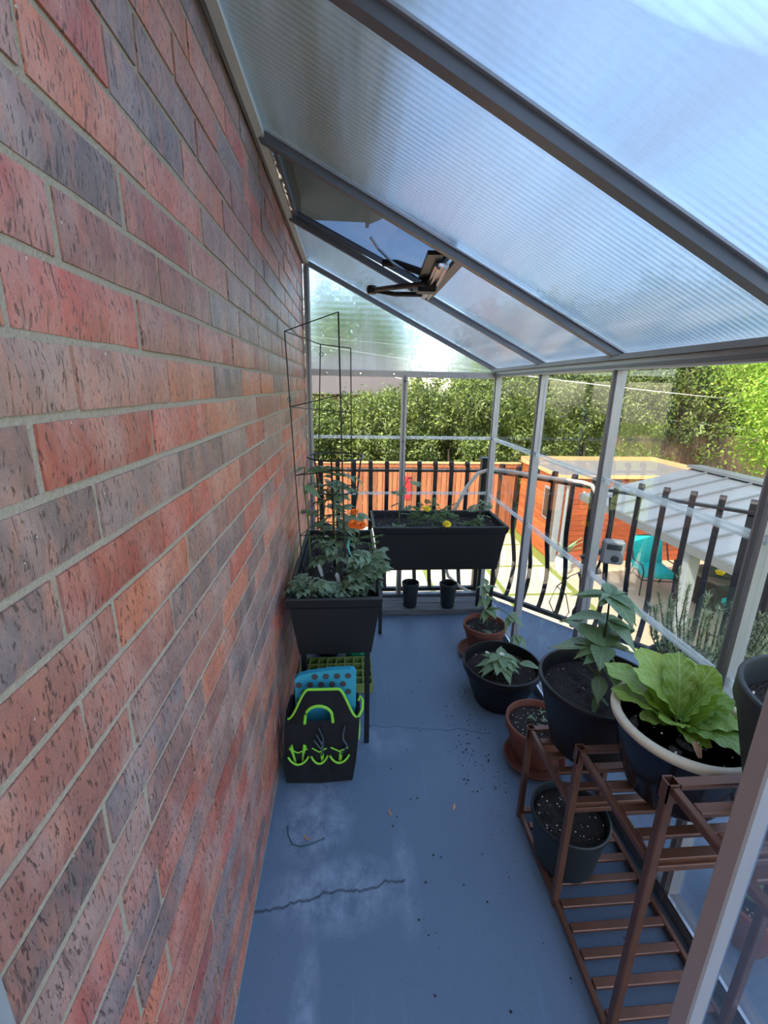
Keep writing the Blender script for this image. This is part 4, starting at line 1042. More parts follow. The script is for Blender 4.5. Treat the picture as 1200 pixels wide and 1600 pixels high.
# pockets
pkf = MB()
for x0, x1 in ((.045, .125), (.135, .200), (.208, .285)):
    n = 8
    for i in range(n):
        for q in (0, 1):
            pass
    pts = []
    for i in range(n + 1):
        u = i / n; x = x0 + (x1 - x0) * u; pts.append((x, 1.436 - .006 * math.sin(PI * u), .150 - .032 * math.sin(PI * u) ** .7))
    pk = MB()
    for p in pts: pk.v += [Vector(p), Vector((p[0], p[1] + .012, .055)), ]
    for i in range(n): pk.f.append((i * 2, i * 2 + 1, i * 2 + 3, i * 2 + 2))
    for p in pts: pk.v += [Vector((p[0], p[1] + .006, p[2])), Vector((p[0], p[1] + .018, .055))]
    s0 = 2 * (n + 1)
    for i in range(n): pk.f.append((s0 + i * 2, s0 + i * 2 + 2, s0 + i * 2 + 3, s0 + i * 2 + 1)); pk.f.append((i * 2, i * 2 + 2, s0 + i * 2 + 2, s0 + i * 2))
    po = pk.build('pocket', 'navy_cloth', bag, True)
    MB().tube([(a[0], a[1] - .001, a[2]) for a in pts], .0042, 6).build('piping', 'lime', po, True)
    MB().tube([(x0 + .004, 1.44, .185), ((x0 + x1) / 2, 1.432, .172), (x1 - .004, 1.44, .182)], .0028, 6).build('elastic_cord', 'lime', po, True)
MB().tube([(.322, 1.47, .19), (.327, 1.52, .195), (.324, 1.58, .23)], .005, 6).build('side_piping', 'lime', bag, True)
# kneeling pad
kp = thing('kneeling_pad', (.19, 1.60, .17), 'turquoise kneeling pad with grey dots standing in the tote', 'kneeling pad')
def pad_top(x): return .452 + .024 * (x - .065) / .24
KM = Matrix.Translation((0, 1.535, 0))
po_ = [(.068, .17), (.312, .17), (.314, .455), (.308, .470), (.292, .4765), (.21, .474), (.12, .462), (.085, .452), (.070, .436)]
kb = MB().prism(po_, 'y', 1.530, 1.552).build('foam', 'pad_teal', kp)
dots = [(x, z) for j, z in enumerate((.335, .372, .409, .446)) for x in [.085 + .02 * (j % 2) + .044 * i for i in range(6)] if .08 < x < .305 and z < pad_top(x) - .012]
for (x, z) in dots:
    MB().lathe([(0, 0), (.0130, 0), (.0130, .0012), (0, .0012)], (0, 0, 0), 14, Matrix.Translation((x, 1.5300, z)) @ Matrix.Rotation(PI / 2, 4, 'X')).build('dot', 'pad_dot', kp)
# hand tools
cult = thing('hand_cultivator', (.165, 1.438, .06), 'three-tined steel hand cultivator standing in the tote pocket', 'hand tool')
for dx, h_ in ((-.022, .245), (-.012, .268), (-.002, .296)):
    MB().tube([(.178, 1.440, .15), (.182 + dx * .2, 1.432, .19), (.186 + dx * .5, 1.424, h_ - .05), (.172 + dx, 1.418, h_)], [.0045, .0045, .004, .003], 6).build('tine', 'steel', cult, True)
MB().tube([(.178, 1.449, .10), (.178, 1.443, .155)], .007, 8).build('handle', 'lime', cult, True)
wd_ = thing('hand_weeder', (.26, 1.437, .06), 'curved steel weeder standing in the right tote pocket', 'hand tool')
MB().tube([(.255, 1.440, .15), (.272, 1.434, .19), (.277, 1.428, .205), (.264, 1.424, .235), (.262, 1.422, .26), (.268, 1.421, .30)], [.0045] * 5 + [.003], 6).build('shank', 'steel', wd_, True)
MB().tube([(.247, 1.449, .10), (.252, 1.443, .155)], .007, 8).build('handle', 'lime', wd_, True)
for i, x in enumerate((.062, .107)):
    tr = thing('hand_trowel', (x, 1.438, .06), ('lime green tool handle in the tote pocket, nearer the brick wall', 'lime green tool handle in the tote pocket, nearer the steel cultivator')[i], 'hand tool', 'lime handles in the tote pocket')
    MB().tube([(x + .008 * (1 - 2 * i), 1.449, .11), (x + .003 * (1 - 2 * i), 1.440, .16), (x - .004 * (1 - 2 * i), 1.438, .195), (x, 1.437, .205)], [.006, .005, .008, .004], 8).build('handle', 'lime', tr, True)
# seed tray
tr = thing('seed_tray', (.2, 2.1, 0), 'olive green seed cell tray on the floor beneath the planter', 'seed tray')
tx0, tx1, ty0, ty1, h_ = .012, .405, 1.99, 2.24, .055
tm = MB(); nx, ny = 8, 4
for i in range(nx + 1):
    x = tx0 + (tx1 - tx0) * i / nx; tm.box((x - .003, ty0, .004), (x + .003, ty1, h_))
for j in range(ny + 1):
    y = ty0 + (ty1 - ty0) * j / ny; tm.box((tx0, y - .003, .004), (tx1, y + .003, h_))
tm.build('cell_grid', 'olive_tray', tr); MB().box((tx0, ty0, .001), (tx1, ty1, .004)).build('tray_floor', 'olive_tray', tr)
MB().box((tx0 - .006, ty0 - .008, h_ - .002), (tx1 + .006, ty0 + .004, h_ + .003)).build('lip', 'olive_tray', tr)
gb = thing('plastic_bag', (.30, 2.3, 0), 'crumpled green plastic bag heaped behind the seed tray', 'bag')
def crumple(name, mat, c, r, parent, seed, n=18):
    b = MB()
    for i in range(n + 1):
        for j in range(n * 2):
            th = PI * i / n; ph = PI * j / n; q = Vector((math.sin(th) * math.cos(ph), math.sin(th) * math.sin(ph), math.cos(th)))
            k = 1 + .28 * noise.noise(q * 2.2 + Vector((seed, 0, 0))) + .12 * abs(noise.noise(q * 6 + Vector((seed, 3, 0))))
            p = Vector(c) + Vector((q.x * r[0], q.y * r[1], q.z * r[2])) * k; p.z = max(p.z, .002); b.v.append(p)
    m = n * 2
    for i in range(n):
        for j in range(m): b.f.append((i * m + j, i * m + (j + 1) % m, (i + 1) * m + (j + 1) % m, (i + 1) * m + j))
    return b.build(name, mat, parent, True, 30)
crumple('film', 'green_film', (.33, 2.33, .07), (.075, .07, .075), gb, 2); 
db = thing('plastic_bag', (.17, 2.34, 0), 'crumpled black plastic bag beside the green bag behind the tray', 'bag')
crumple('film', 'black_plastic', (.16, 2.36, .08), (.10, .09, .085), db, 5)
# ---- litter on the floor
wi = thing('wire_scrap', (.13, 1.21, 0), 'thin green wire scrap curled on the blue floor', 'wire')
MB().tube([(.060, 1.27, .003), (.066, 1.235, .003), (.085, 1.20, .003), (.115, 1.19, .003), (.15, 1.197, .003), (.20, 1.215, .004)], .0018, 6).build('wire', 'wire_green', wi, True)
DL = leaf_mesh('dry_leaf', 'dry_leaf', 1, .34, .2, .25, 5, .02, 'lance', 8)
for (x, y, a, s, lb) in ((.445, 1.285, .4, .032, 'reddish dry leaf on the blue floor near the tote'), (.684, 1.295, -.4, .032, 'pale straw-coloured dry leaf on the blue floor before the rack'), (.145, 1.21, .9, .03, 'tan dry leaf beside the green wire scrap')):
    o = inst('fallen_leaf', DL, None, Matrix.Translation((x, y, .003)) @ Matrix.Rotation(a, 4, 'Z') @ Matrix.Diagonal((s, s, s * .6, 1))); tag(o, lb, 'leaf')
r_ = random.Random(31)
cr = MB()
for _ in range(150):
    x, y = (r_.uniform(.75, .93), r_.uniform(1.35, 2.0)) if r_.random() < .65 else (r_.uniform(.35, .92), r_.uniform(.5, 2.7))
    s = r_.uniform(.0015, .0045); q = Vector((x, y, s * .6)); i = len(cr.v)
    cr.v += [q + Vector((s, 0, 0)), q + Vector((0, s, 0)), q - Vector((s, 0, 0)), q - Vector((0, s, 0)), q + Vector((0, 0, s * .7)), q - Vector((0, 0, s * .59))]
    for k in range(4): cr.f += [(i + k, i + (k + 1) % 4, i + 4), (i + (k + 1) % 4, i + k, i + 5)]
tag(cr.build('soil_crumbs', 'soil'), 'scattered crumbs of dark soil on the blue floor', 'soil', kind='stuff')
# small pot beyond the rack, seen through the end panel
sp_ = pot('terracotta_pot', (1.46, .84), .001, .085, .055, .16, 'terracotta', 'small terracotta pot with spiky plant on the balcony outside the glass', seed=12, fill=.02)
al = thing('spiky_plant', (1.46, .84, .14), 'dark spiky succulent in the small terracotta pot', 'plant')
SPK = leaf_mesh('leaf', 'pepper_leaf', 1, .22, .5, .2, 6, 0, 'lance', 4)
for i in range(16):
    a = i * 2.4; el = .35 + .9 * (i / 16); leaf_on(al, [SPK], (1.46, .84, .14), (1.46 + .12 * math.cos(a) * math.cos(el), .84 + .12 * math.sin(a) * math.cos(el), .14 + .13 * math.sin(el)))

# ================================================================== BALCONY RAILING
def rail_run(name, A, B, label, n, first=.06, step=None, belly=.09, skip=()):
    """wrought iron railing from A to B: top bar, bottom bar, scroll-topped belly balusters"""
    A = Vector((*A, 0)); B = Vector((*B, 0)); d = (B - A); L = d.length; d.normalize(); out = Vector((-d.y, d.x, 0))
    if out.dot(Vector((.5, .7, 0))) < 0: out = -out
    t = thing(name, A, label, 'railing')
    MB().bar(A + Vector((0, 0, .975)), B + Vector((0, 0, .975)), .034, .016).build('top_bar', 'iron', t)
    MB().bar(A + Vector((0, 0, .03)), B + Vector((0, 0, .03)), .03, .03).build('bottom_bar', 'iron', t)
    prof = [(0, .035), (.035, .07), (.075, .15), (.095, .24), (.09, .33), (.06, .43), (.02, .54), (0, .64), (0, .96), (0, 1.02)]
    for k in range(9): a = PI - k * 0.62; prof.append((.017 + .017 * math.cos(a) * (1 - k * .04), 1.02 + .02 * math.sin(a) * (1 - k * .04)))
    b = MB().tube([out * (o * belly / .095 if z < .9 else o) + Vector((0, 0, z)) for o, z in prof], 0, 4, flat=(.006, .021), up=d)
    me = b.mesh('baluster'); me.materials.append(MATS['iron'])
    step = step or (L - 2 * first) / (n - 1)
    for i in range(n):
        if i in skip: continue
        inst('baluster', me, t, Matrix.Translation(A + d * (first + i * step)))
    return t
def newel(x, y, label, w=.06, h=1.06):
    t = thing('railing_post', (x, y, -.2), label, 'post', None)
    MB().bbox((x - w / 2, y - w / 2, -.2), (x + w / 2, y + w / 2, h), .004).build('shaft', 'iron', t)
    MB().bbox((x - w * .6, y - w * .6, h), (x + w * .6, y + w * .6, h + .015), .004).build('cap', 'iron', t)
RA, RB, RC = (-.02, 3.175), (1.305, 3.175), (2.42, 1.955)
rail_run('balcony_railing', RA, (1.255, 3.175), 'black wrought iron railing with scroll tops behind the gable end', 10, .10)
rail_run('balcony_railing', (1.33, 3.14), (2.39, 1.985), 'black wrought iron railing with belly balusters along the angled balcony edge', 12, .07)
newel(1.285, 3.175, 'square black railing post at the angled balcony corner')
newel(2.44, 1.93, 'thick black railing post where the angled railing ends', .13, 1.08)
rail_run('balcony_railing', (2.60, 1.80), (2.60, -2.6), 'black wrought iron railing along the long balcony side', 34)
# hose over the corner, conduit bundle, timer
ho = thing('garden_hose', (1.25, 3.1, 0), 'pale garden hose looped over the railing corner', 'hose')
MB().tube([(1.02, 3.13, .55), (1.08, 3.13, .72), (1.14, 3.12, .86), (1.22, 3.13, .965), (1.32, 3.12, 1.0), (1.45, 2.985, 1.0), (1.62, 2.80, .998), (1.76, 2.65, 1.0), (1.80, 2.61, .99), (1.83, 2.575, .93), (1.835, 2.57, .85)], .0135, 8).build('tube', 'hose', ho, True)
MB().tube([(1.02, 3.13, .55), (.98, 3.13, .35), (1.05, 3.13, .15), (1.15, 3.13, .06), (1.22, 3.13, .02)], .0125, 8).build('tail', 'hose', ho, True)
cb = thing('conduit_bundle', (1.84, 2.55, 0), 'black ribbed conduit and cables strapped to the angled railing', 'conduit')
for k, (dx, r_) in enumerate(((0, .018), (.045, .012), (-.035, .010))):
    pts = [(1.84 + dx * .7, 2.535 - dx * .7, .99 - .05 * k), (1.84 + dx, 2.535 - dx, .8), (1.83 + dx, 2.53 - dx, .6), (1.81 + dx * .6, 2.53 - dx, .45), (1.80 + dx * .3, 2.54, .3), (1.79 - dx * .4, 2.55, .15), (1.78, 2.56, .03)]
    MB().tube(pts, r_, 8).build('conduit', 'iron', cb, True)
rb = MB()
for q in range(30): rb.lathe([(.018, -.004), (.022, 0), (.018, .004)], (1.84 - .01 * q / 30, 2.535 - .005 * q / 30, .97 - q * .0135), 10)
rb.build('ribs', 'iron', cb)
for k, z in enumerate((.56, .42)):
    MB().bar((1.76, 2.56 - .02, z - .03 + k * .02), (1.88, 2.52 - .02, z + .04), .03, .03).build('strap', 'planter_leg' if k else 'iron', cb)
MB().tube([(1.79, 2.53, .45), (1.74, 2.6, .38), (1.69, 2.66, .28), (1.66, 2.68, .15), (1.7, 2.65, .06)], .004, 6).build('loose_cable', 'iron', cb)
MB().tube([(1.69, 2.66, .28), (1.73, 2.6, .24), (1.75, 2.57, .13), (1.72, 2.58, .05)], .004, 6).build('loose_cable', 'iron', cb)
tm_ = thing('hose_timer', (1.90, 2.42, .60), 'grey hose timer box with dark screen hung on the angled railing', 'timer')
TM = Matrix.Translation((1.885, 2.42, .62)) @ Matrix.Rotation(-.35, 4, 'Z')
MB().bbox((-.062, -.03, -.075), (.062, .03, .075), .012, TM).build('case', 'timer', tm_)
MB().bbox((-.042, -.034, .020), (.042, -.029, .055), .002, TM).build('screen', 'timer_dark', tm_)
MB().lathe([(0, 0), (.022, 0), (.022, .006), (.018, .008), (0, .008)], (0, 0, 0), 20, TM @ Matrix.Translation((.012, -.03, -.035)) @ Matrix.Rotation(PI / 2, 4, 'X')).build('dial', 'timer_dark', tm_)

# ================================================================== YARD
gr = struct('ground', MB().box((-40, -10, GZ - .3), (60, 60, GZ - .02)), 'turf', 'dry grass yard far below the balcony', 'ground')
pat = thing('floor_patio', (3, 8, GZ), 'pale concrete paver patio with grass strips between', 'patio', kind='structure')
pm = MB().bbox((-.72, -.72, -.06), (.72, .72, 0), .008).mesh('paver'); pm.materials.append(MATS['concrete'])
xs = [5.22 - .79 - 1.56 * k for k in range(7)]; ys = [11.6 - .79 - 1.56 * k for k in range(7)] + [11.6 + .77]
for i, x in enumerate(xs):
    for y in ys: inst('paver', pm, pat, Matrix.Translation((x, y, GZ)))
# patio slab under the pergola, right of the grass strip
MB().box((5.30, 2.2, GZ - .08), (14, 10.30, GZ - .004)).build('slab', 'patio', pat)
# ---- fence
def fence(name, label, A, B, z0, z1, mat, w=.135, rail=True, cap=None):
    A = Vector((*A, 0)); B = Vector((*B, 0)); d = B - A; L = d.length; d.normalize(); t = thing(name, (A.x, A.y, z0), label, 'fence')
    ang = math.atan2(d.y, d.x); n = int(L / (w + .014))
    me = MB().bbox((0, -.010, 0), (w, .010, z1 - z0), .003).mesh('plank'); me.materials.append(MATS[mat])
    for i in range(n):
        inst('plank', me, t, Matrix.Translation(A + d * (i * (w + .014)) + Vector((0, 0, z0 + rnd.uniform(-.01, .01)))) @ Matrix.Rotation(ang, 4, 'Z'))
    nrm = Vector((-d.y, d.x, 0))
    for z in (z0 + .35, z1 - .35): MB().bar(A + nrm * .04 + Vector((0, 0, z)), B + nrm * .04 + Vector((0, 0, z)), .04, .09).build('rail', mat, t)
    if cap: MB().bar(A + Vector((0, 0, z1 + .02)), B + Vector((0, 0, z1 + .02)), .14, .04).build('cap_rail', cap, t); MB().bar(A - nrm * .025 + Vector((0, 0, z1 - .06)), B - nrm * .025 + Vector((0, 0, z1 - .06)), .03, .12).build('top_board', mat, t)
    return t
fence('wood_fence', 'orange-brown cedar plank fence with cap rail at the back of the yard', (-5.0, 13.0), (5.45, 13.0), GZ, -.62, 'fence_wood', cap='parapet_wood')
fence('wood_fence', 'dark weathered plank fence beyond the shed roof', (9.5, 15.2), (22, 15.2), GZ, .05, 'fence_dark')
# ---- shed
sh = thing('garden_shed', (7.4, 11.6, GZ), 'cedar clad garden shed with flat roof and wooden parapet', 'shed')
sx0, sx1, sy0, sy1, st = 5.45, 9.5, 10.30, 12.85, -.50
MB().box((sx0 + .03, sy0 + .03, GZ), (sx1, sy1, st)).build('core', 'fence_dark', sh)
nb = 16; bh = (st - GZ) / nb
mA = MB().bbox((-.012, -(sy1 - sy0) / 2, 0), (.012, (sy1 - sy0) / 2, bh - .007), .003).mesh('board'); mA.materials.append(MATS['shed_wood_lit'])
mB = MB().bbox((-(sx1 - sx0) / 2, -.012, 0), ((sx1 - sx0) / 2, .012, bh - .007), .003).mesh('board'); mB.materials.append(MATS['shed_wood_shaded'])
for k in range(nb):
    inst('board', mA, sh, Matrix.Translation((sx0 + .012, (sy0 + sy1) / 2, GZ + k * bh))); inst('board', mB, sh, Matrix.Translation(((sx0 + sx1) / 2, sy0 + .012, GZ + k * bh)))
MB().box((sx0 - .03, sy0 - .03, GZ), (sx0 + .09, sy0 + .09, st)).build('corner_trim', 'grey_post', sh)
MB().box((sx0 - .045, sy0 + .10, GZ), (sx0 - .0, sy0 + .20, st)).build('corner_trim', 'fence_dark', sh)
wnd = MB().box((sx0 - .02, 10.62, -1.72), (sx0 + .02, 11.12, -.86)).build('window', 'grey_post', sh)
MB().box((sx0 - .03, 10.68, -1.66), (sx0 - .01, 11.06, -.92)).build('pane', 'dark_glass', wnd)
MB().box((sx0, sy0, st), (sx1, sy1, st + .03)).build('roof_deck', 'roof_felt', sh)
for a, b in (((sx0 - .06, sy1 - .03, st), (sx1, sy1 + .03, st + .14)), ((sx0 - .06, sy0 - .05, st - .02), (sx1, sy0 + .0, st + .06)), ((sx0 - .06, sy0, st - .02), (sx0 - .01, sy1, st + .06)), ((sx1 - .03, sy0, st), (sx1 + .03, sy1, st + .14))):
    MB().box(a, b).build('parapet', 'parapet_wood', sh)
dh = thing('downpipe', (5.42, 10.2, GZ), 'pale grey downpipe beside the shed corner', 'pipe')
MB().tube([(5.62, 10.22, GZ), (5.62, 10.22, -.75), (5.55, 10.15, -.6)], .05, 8).build('pipe', 'grey_post', dh, True)
for k in range(4):
    o = tag(MB().lathe([(0, -.03), (.03, 0), (0, .03)], (6.02 + k * .55, 10.2 - .01 * k, -.85 - .15 * math.sin(k * 1.2)), 10).build('string_bulb', 'white_paint', None, True), 'round white string light bulb hanging at the shed front', 'light bulb', 'string lights on the shed')
# ---- pergola with standing seam roof
pg = thing('pergola', (6.4, 6.0, GZ), 'grey patio cover with standing seam metal roof on square posts', 'pergola')
ex0, ey0, ey1, ez, rx, rz = 4.82, 4.30, 8.15, -.42, 7.05, .12
def pz(x): return ez + (rz - ez) * (x - ex0) / (rx - ex0)
for i in range(8):
    y0 = ey0 + (ey1 - ey0) * i / 8; y1 = ey0 + (ey1 - ey0) * (i + 1) / 8
    MB().prism([(ex0, pz(ex0)), (rx, rz), (rx, rz + .02), (ex0, pz(ex0) + .02)], 'y', y0 + .004, y1 - .004).build('roof_panel', 'metal_roof', pg)
    MB().prism([(ex0, pz(ex0) + .02), (rx, rz + .02), (rx, rz + .06), (ex0, pz(ex0) + .06)], 'y', y0 - .014, y0 + .014).build('seam', 'metal_trim', pg)
for i in range(8):
    y0 = ey0 + (ey1 - ey0) * i / 8; y1 = ey0 + (ey1 - ey0) * (i + 1) / 8
    MB().prism([(rx, rz), (rx + 2.3, ez), (rx + 2.3, ez + .02), (rx, rz + .02)], 'y', y0 + .004, y1 - .004).build('roof_panel', 'metal_roof', pg)
MB().bar((rx, ey0 - .02, rz + .05), (rx, ey1 + .02, rz + .05), .30, .05).build('ridge_cap', 'metal_trim', pg)
MB().box((ex0 - .03, ey0 - .03, ez - .09), (ex0 + .05, ey1 + .03, ez + .03)).build('gutter', 'metal_trim', pg)
MB().prism([(ex0, ez - .14), (rx, rz - .14), (rx + 2.3, ez - .14), (rx + 2.3, ez + .02), (rx, rz + .02), (ex0, ez + .02)], 'y', ey0 - .04, ey0).build('gable_trim', 'metal_trim', pg)
for (x, y) in ((4.97, 5.38), (9.2, 5.38), (9.2, 8.0), (4.97, 8.0)):
    if (x, y) == (4.97, 8.0): continue
    MB().bbox((x - .085, y - .085, GZ), (x + .085, y + .085, ez + .02), .006).build('post', 'grey_post', pg)
MB().box((4.90, ey0, ez - .06), (5.04, ey1, ez - .0)).build('beam', 'grey_post', pg)
fl_ = thing('flue_pipe', (6.15, 5.6, 0), 'grey metal flue standing up through the patio cover roof', 'flue')
MB().tube([(6.15, 5.6, pz(6.15) + .0), (6.15, 5.6, .62)], .075, 16).build('pipe', 'grey_post', fl_, True)
MB().lathe([(.17, 0), (.08, .07), (.0, .07)], (6.15, 5.6, pz(6.15) - .0), 20).build('flashing', 'metal_trim', fl_)
# ---- patio furniture
def chair(c, ang, label):
    t = thing('patio_chair', (*c, GZ), label, 'chair', 'teal cushioned patio chairs'); M = Matrix.Translation((*c, GZ)) @ Matrix.Rotation(ang, 4, 'Z') @ Matrix.Diagonal((1.2, 1.15, 1.05, 1))
    def soft(a, b, N=6, tilt=None, nm='cushion'):
        bm = MB().bbox(a, b, .03, M @ (tilt or Matrix.Identity(4))); return bm.build(nm, 'teal_cloth', t, True, 60)
    soft((-.28, -.28, .36), (.28, .30, .50), nm='seat_cushion')
    soft((-.27, .0, 0), (.27, .12, .62), tilt=Matrix.Translation((0, .26, .46)) @ Matrix.Rotation(-.30, 4, 'X'), nm='back_cushion')
    for s in (-1, 1):
        x = s * .31
        MB().tube([M @ Vector(p) for p in ((x, -.33, .0), (x, -.32, .30), (x, -.34, .52), (x, -.24, .62), (x, -.05, .62), (x, .18, .60), (x, .36, .95), (x, .45, 1.02))], .016, 6).build('arm_frame', 'dark_metal', t, True)
        MB().tube([M @ Vector(p) for p in ((x, -.30, .34), (x, .1, .33), (x, .30, .12), (x, .36, 0))], .016, 6).build('leg', 'dark_metal', t, True)
        MB().tube([M @ Vector(p) for p in ((x, -.25, .34), (x, -.1, .48), (x, .05, .44), (x, .10, .36))], .010, 6).build('scroll', 'dark_metal', t, True)
    MB().tube([M @ Vector(p) for p in ((-.31, -.30, .33), (.31, -.30, .33))], .014, 6).build('front_bar', 'dark_metal', t)
    MB().tube([M @ Vector(p) for p in ((-.31, .45, 1.02), (0, .46, 1.06), (.31, .45, 1.02))], .014, 6).build('top_bar', 'dark_metal', t)
    return t
chair((6.98, 8.62), -.2, 'teal cushioned patio chair beside the red bucket')
chair((9.55, 8.6), -1.9, 'teal cushioned patio chair on the far side of the patio table')
chair((7.60, 6.80), 2.9, 'teal cushioned patio chair drawn up at the pergola side of the table')
tb = thing('patio_table', (7.80, 7.85, GZ), 'square dark patio table with sunken round fire bowl', 'table')
TT = Matrix.Translation((7.80, 7.85, GZ)) @ Matrix.Rotation(.10, 4, 'Z')
MB().bbox((-.46, -.46, .66), (.46, .46, .72), .01, TT).build('table_top', 'table_tile', tb)
MB().bbox((-.30, -.30, 0), (.30, .30, .66), .02, TT).build('pedestal', 'dark_metal', tb)
MB().lathe([(0, 0), (.30, 0), (.33, .012), (.30, .02), (.27, .006), (0, .004)], (0, 0, 0), 28, TT @ Matrix.Translation((0, 0, .72))).build('fire_bowl', 'timer_dark', tb, True)
for (dx, dy, m, lb) in ((.12, .05, 'white_paint', 'white round bowl on the patio table'), (-.1, -.12, 'yellow', 'small yellow dish on the patio table')):
    o = tag(MB().lathe([(0, 0), (.06, .01), (.09, .07), (.08, .07), (.05, .02), (0, .02)], (0, 0, 0), 16, TT @ Matrix.Translation((dx, dy, .735))).build('bowl', m, None, True), lb, 'bowl')
bk = thing('bucket', (8.05, 8.95, GZ), 'red bucket with white rim standing behind the patio table', 'bucket')
MB().lathe([(0, 0), (.15, 0), (.20, .42), (.19, .42), (.14, .02), (0, .02)], (8.05, 8.95, GZ + .5), 24).build('pail', 'red_paint', bk, True); MB().lathe([(.19, .40), (.212, .40), (.212, .47), (.19, .47)], (8.05, 8.95, GZ + .5), 24).build('rim', 'white_paint', bk, True)
MB().bbox((7.85, 8.75, GZ), (8.25, 9.15, GZ + .495), .01).build('stool', 'dark_metal', bk)
# white chairs near the fence
def lawn_chair(c, ang, label, mat='white_paint'):
    t = thing('lawn_chair', (*c, GZ), label, 'chair', 'white moulded chairs by the fence'); M = Matrix.Translation((*c, GZ)) @ Matrix.Rotation(ang, 4, 'Z')
    MB().bbox((-.28, -.28, .40), (.28, .26, .45), .012, M).build('seat', mat, t)
    bmx = MB(); n = 12
    outl = [(-.30, 0)] + [(-.30 + .60 * i / n, .42 + .16 * math.sin(PI * i / n)) for i in range(n + 1)] + [(.30, 0)]
    bmx.prism(outl, 'y', 0, .03); T2_ = M @ Matrix.Translation((0, .26, .42)) @ Matrix.Rotation(-.25, 4, 'X'); bmx.v = [T2_ @ p for p in bmx.v]
    bmx.build('backrest', mat, t)
    for sx in (-1, 1):
        for sy in (-1, 1): MB().bar(M @ Vector((sx * .26, sy * .25, 0)), M @ Vector((sx * .25, sy * .22, .42)), .05, .05).build('leg', mat, t)
        MB().bar(M @ Vector((sx * .30, -.28, .64)), M @ Vector((sx * .30, .30, .66)), .06, .03).build('armrest', mat, t)
        MB().bar(M @ Vector((sx * .30, -.24, .44)), M @ Vector((sx * .30, -.24, .63)), .04, .04).build('arm_support', mat, t)
    return t
lawn_chair((.80, 10.6), 2.9, 'white moulded lawn chair before the cedar fence'); lawn_chair((2.45, 11.5), 2.7, 'white moulded lawn chair beside the turquoise bin')
tq = thing('bin', (1.45, 11.75, GZ), 'turquoise plastic bin standing by the white chair', 'bin'); MB().lathe([(0, 0), (.17, 0), (.22, .75), (.20, .75), (.15, .03), (0, .03)], (1.45, 11.75, GZ), 20).build('tub', 'teal_cloth', tq, True); MB().lathe([(.19, .72), (.235, .72), (.235, .77), (.19, .77)], (1.45, 11.75, GZ), 20).build('rim', 'teal_cloth', tq, True)
rd = thing('fence_sign', (2.02, 12.96, -1.4), 'small red sign fixed to the cedar fence', 'sign'); MB().bbox((1.93, 12.955, -1.72), (2.11, 12.985, -1.02), .004).build('plate', 'red_paint', rd)
# wire basket planter near the shed corner
gp = thing('glass_planter', (5.42, 9.62, GZ), 'clear glass jar planter with pale strappy plant near the shed corner', 'planter')
MB().lathe([(0, 0), (.14, 0), (.19, .1), (.20, .3), (.17, .40), (.16, .40), (.18, .3), (.17, .1), (0, .03)], (5.42, 9.62, GZ), 24).build('jar', 'clear_plastic_jar', gp, True)
for i in range(14):
    a = i * 2.4; leaf_on(gp, YNG, (5.42, 9.62, GZ + .38), (5.42 + .22 * math.cos(a), 9.62 + .22 * math.sin(a), GZ + .75 + .1 * (i % 3)), width=.3)
# scroll iron screen below the far railing post
sc_i = thing('scroll_screen', (4.6, 4.9, GZ), 'black scrollwork iron bench on the patio beside the grey post', 'bench')
for k in range(9):
    c = Vector((5.35 + .12 * k, 4.95 - .12 * k, GZ + .62 + .25 * ((k % 2) * .9))); pts = []
    for q in range(26): a = q * .42; r_ = .15 * (1 - q / 30); pts.append(c + Vector((.7 * r_ * math.cos(a), -.7 * r_ * math.cos(a), r_ * math.sin(a))))
    MB().tube(pts, .012, 6).build('scroll', 'iron', sc_i, True)
for z in (.42, 1.05): MB().tube([(5.2, 5.1, GZ + z), (6.4, 3.9, GZ + z)], .016, 6).build('rail', 'iron', sc_i)
for (x, y) in ((5.22, 5.08), (6.38, 3.92)): MB().tube([(x, y, GZ), (x, y, GZ + 1.08)], .018, 6).build('upright', 'iron', sc_i)
MB().bar((5.3, 5.3, GZ + .42), (6.5, 4.1, GZ + .42), .35, .03).build('seat', 'iron', sc_i)
for (x, y) in ((5.42, 5.35), (6.55, 4.2)): MB().tube([(x, y, GZ), (x, y, GZ + .42)], .018, 6).build('leg', 'iron', sc_i)

# ================================================================== HEDGE, TREES
def foliage(name, mat, R, n, leaf, seed, clumps=60, lo=0.0, box=False, inner=.55):
    """leaf quads in clumps over an ellipsoid / rounded box, colour per leaf in attribute Col"""
    r = random.Random(seed); v = []; f = []; cols = []
    cc = []
    while len(cc) < clumps:
        q = Vector((r.uniform(-1, 1), r.uniform(-1, 1), r.uniform(-1, 1)))
        l = max(abs(q.x), abs(q.y), abs(q.z)) if box else q.length
        if l > 1 or l < inner: continue
        cc.append(Vector((q.x * R[0], q.y * R[1], q.z * R[2])))
    cr = min(R) * .34
    for i in range(n):
        c = cc[i % clumps]; g = Vector((r.gauss(0, 1), r.gauss(0, 1), r.gauss(0, 1))); p = c + g * (cr * .5)
        nr = (g.normalized() * .8 + Vector((r.uniform(-1, 1), r.uniform(-1, 1), r.uniform(-.2, 1.2)))).normalized()
        a, b = frame(nr); an = r.uniform(0, 2 * PI); u = a * math.cos(an) + b * math.sin(an); w_ = nr.cross(u); s = leaf * r.uniform(.7, 1.3)
        k = len(v); v += [tuple(p - u * s), tuple(p + w_ * s * .42 - u * s * .1 + nr * s * .12), tuple(p + u * s), tuple(p - w_ * s * .42 - u * s * .1 + nr * s * .12)]
        f.append((k, k + 1, k + 2, k + 3)); cval = r.random() ** 1.2; cols += [cval, cval, cval, 1.0] * 4
    return raw_mesh(name, v, f, mat, cols)
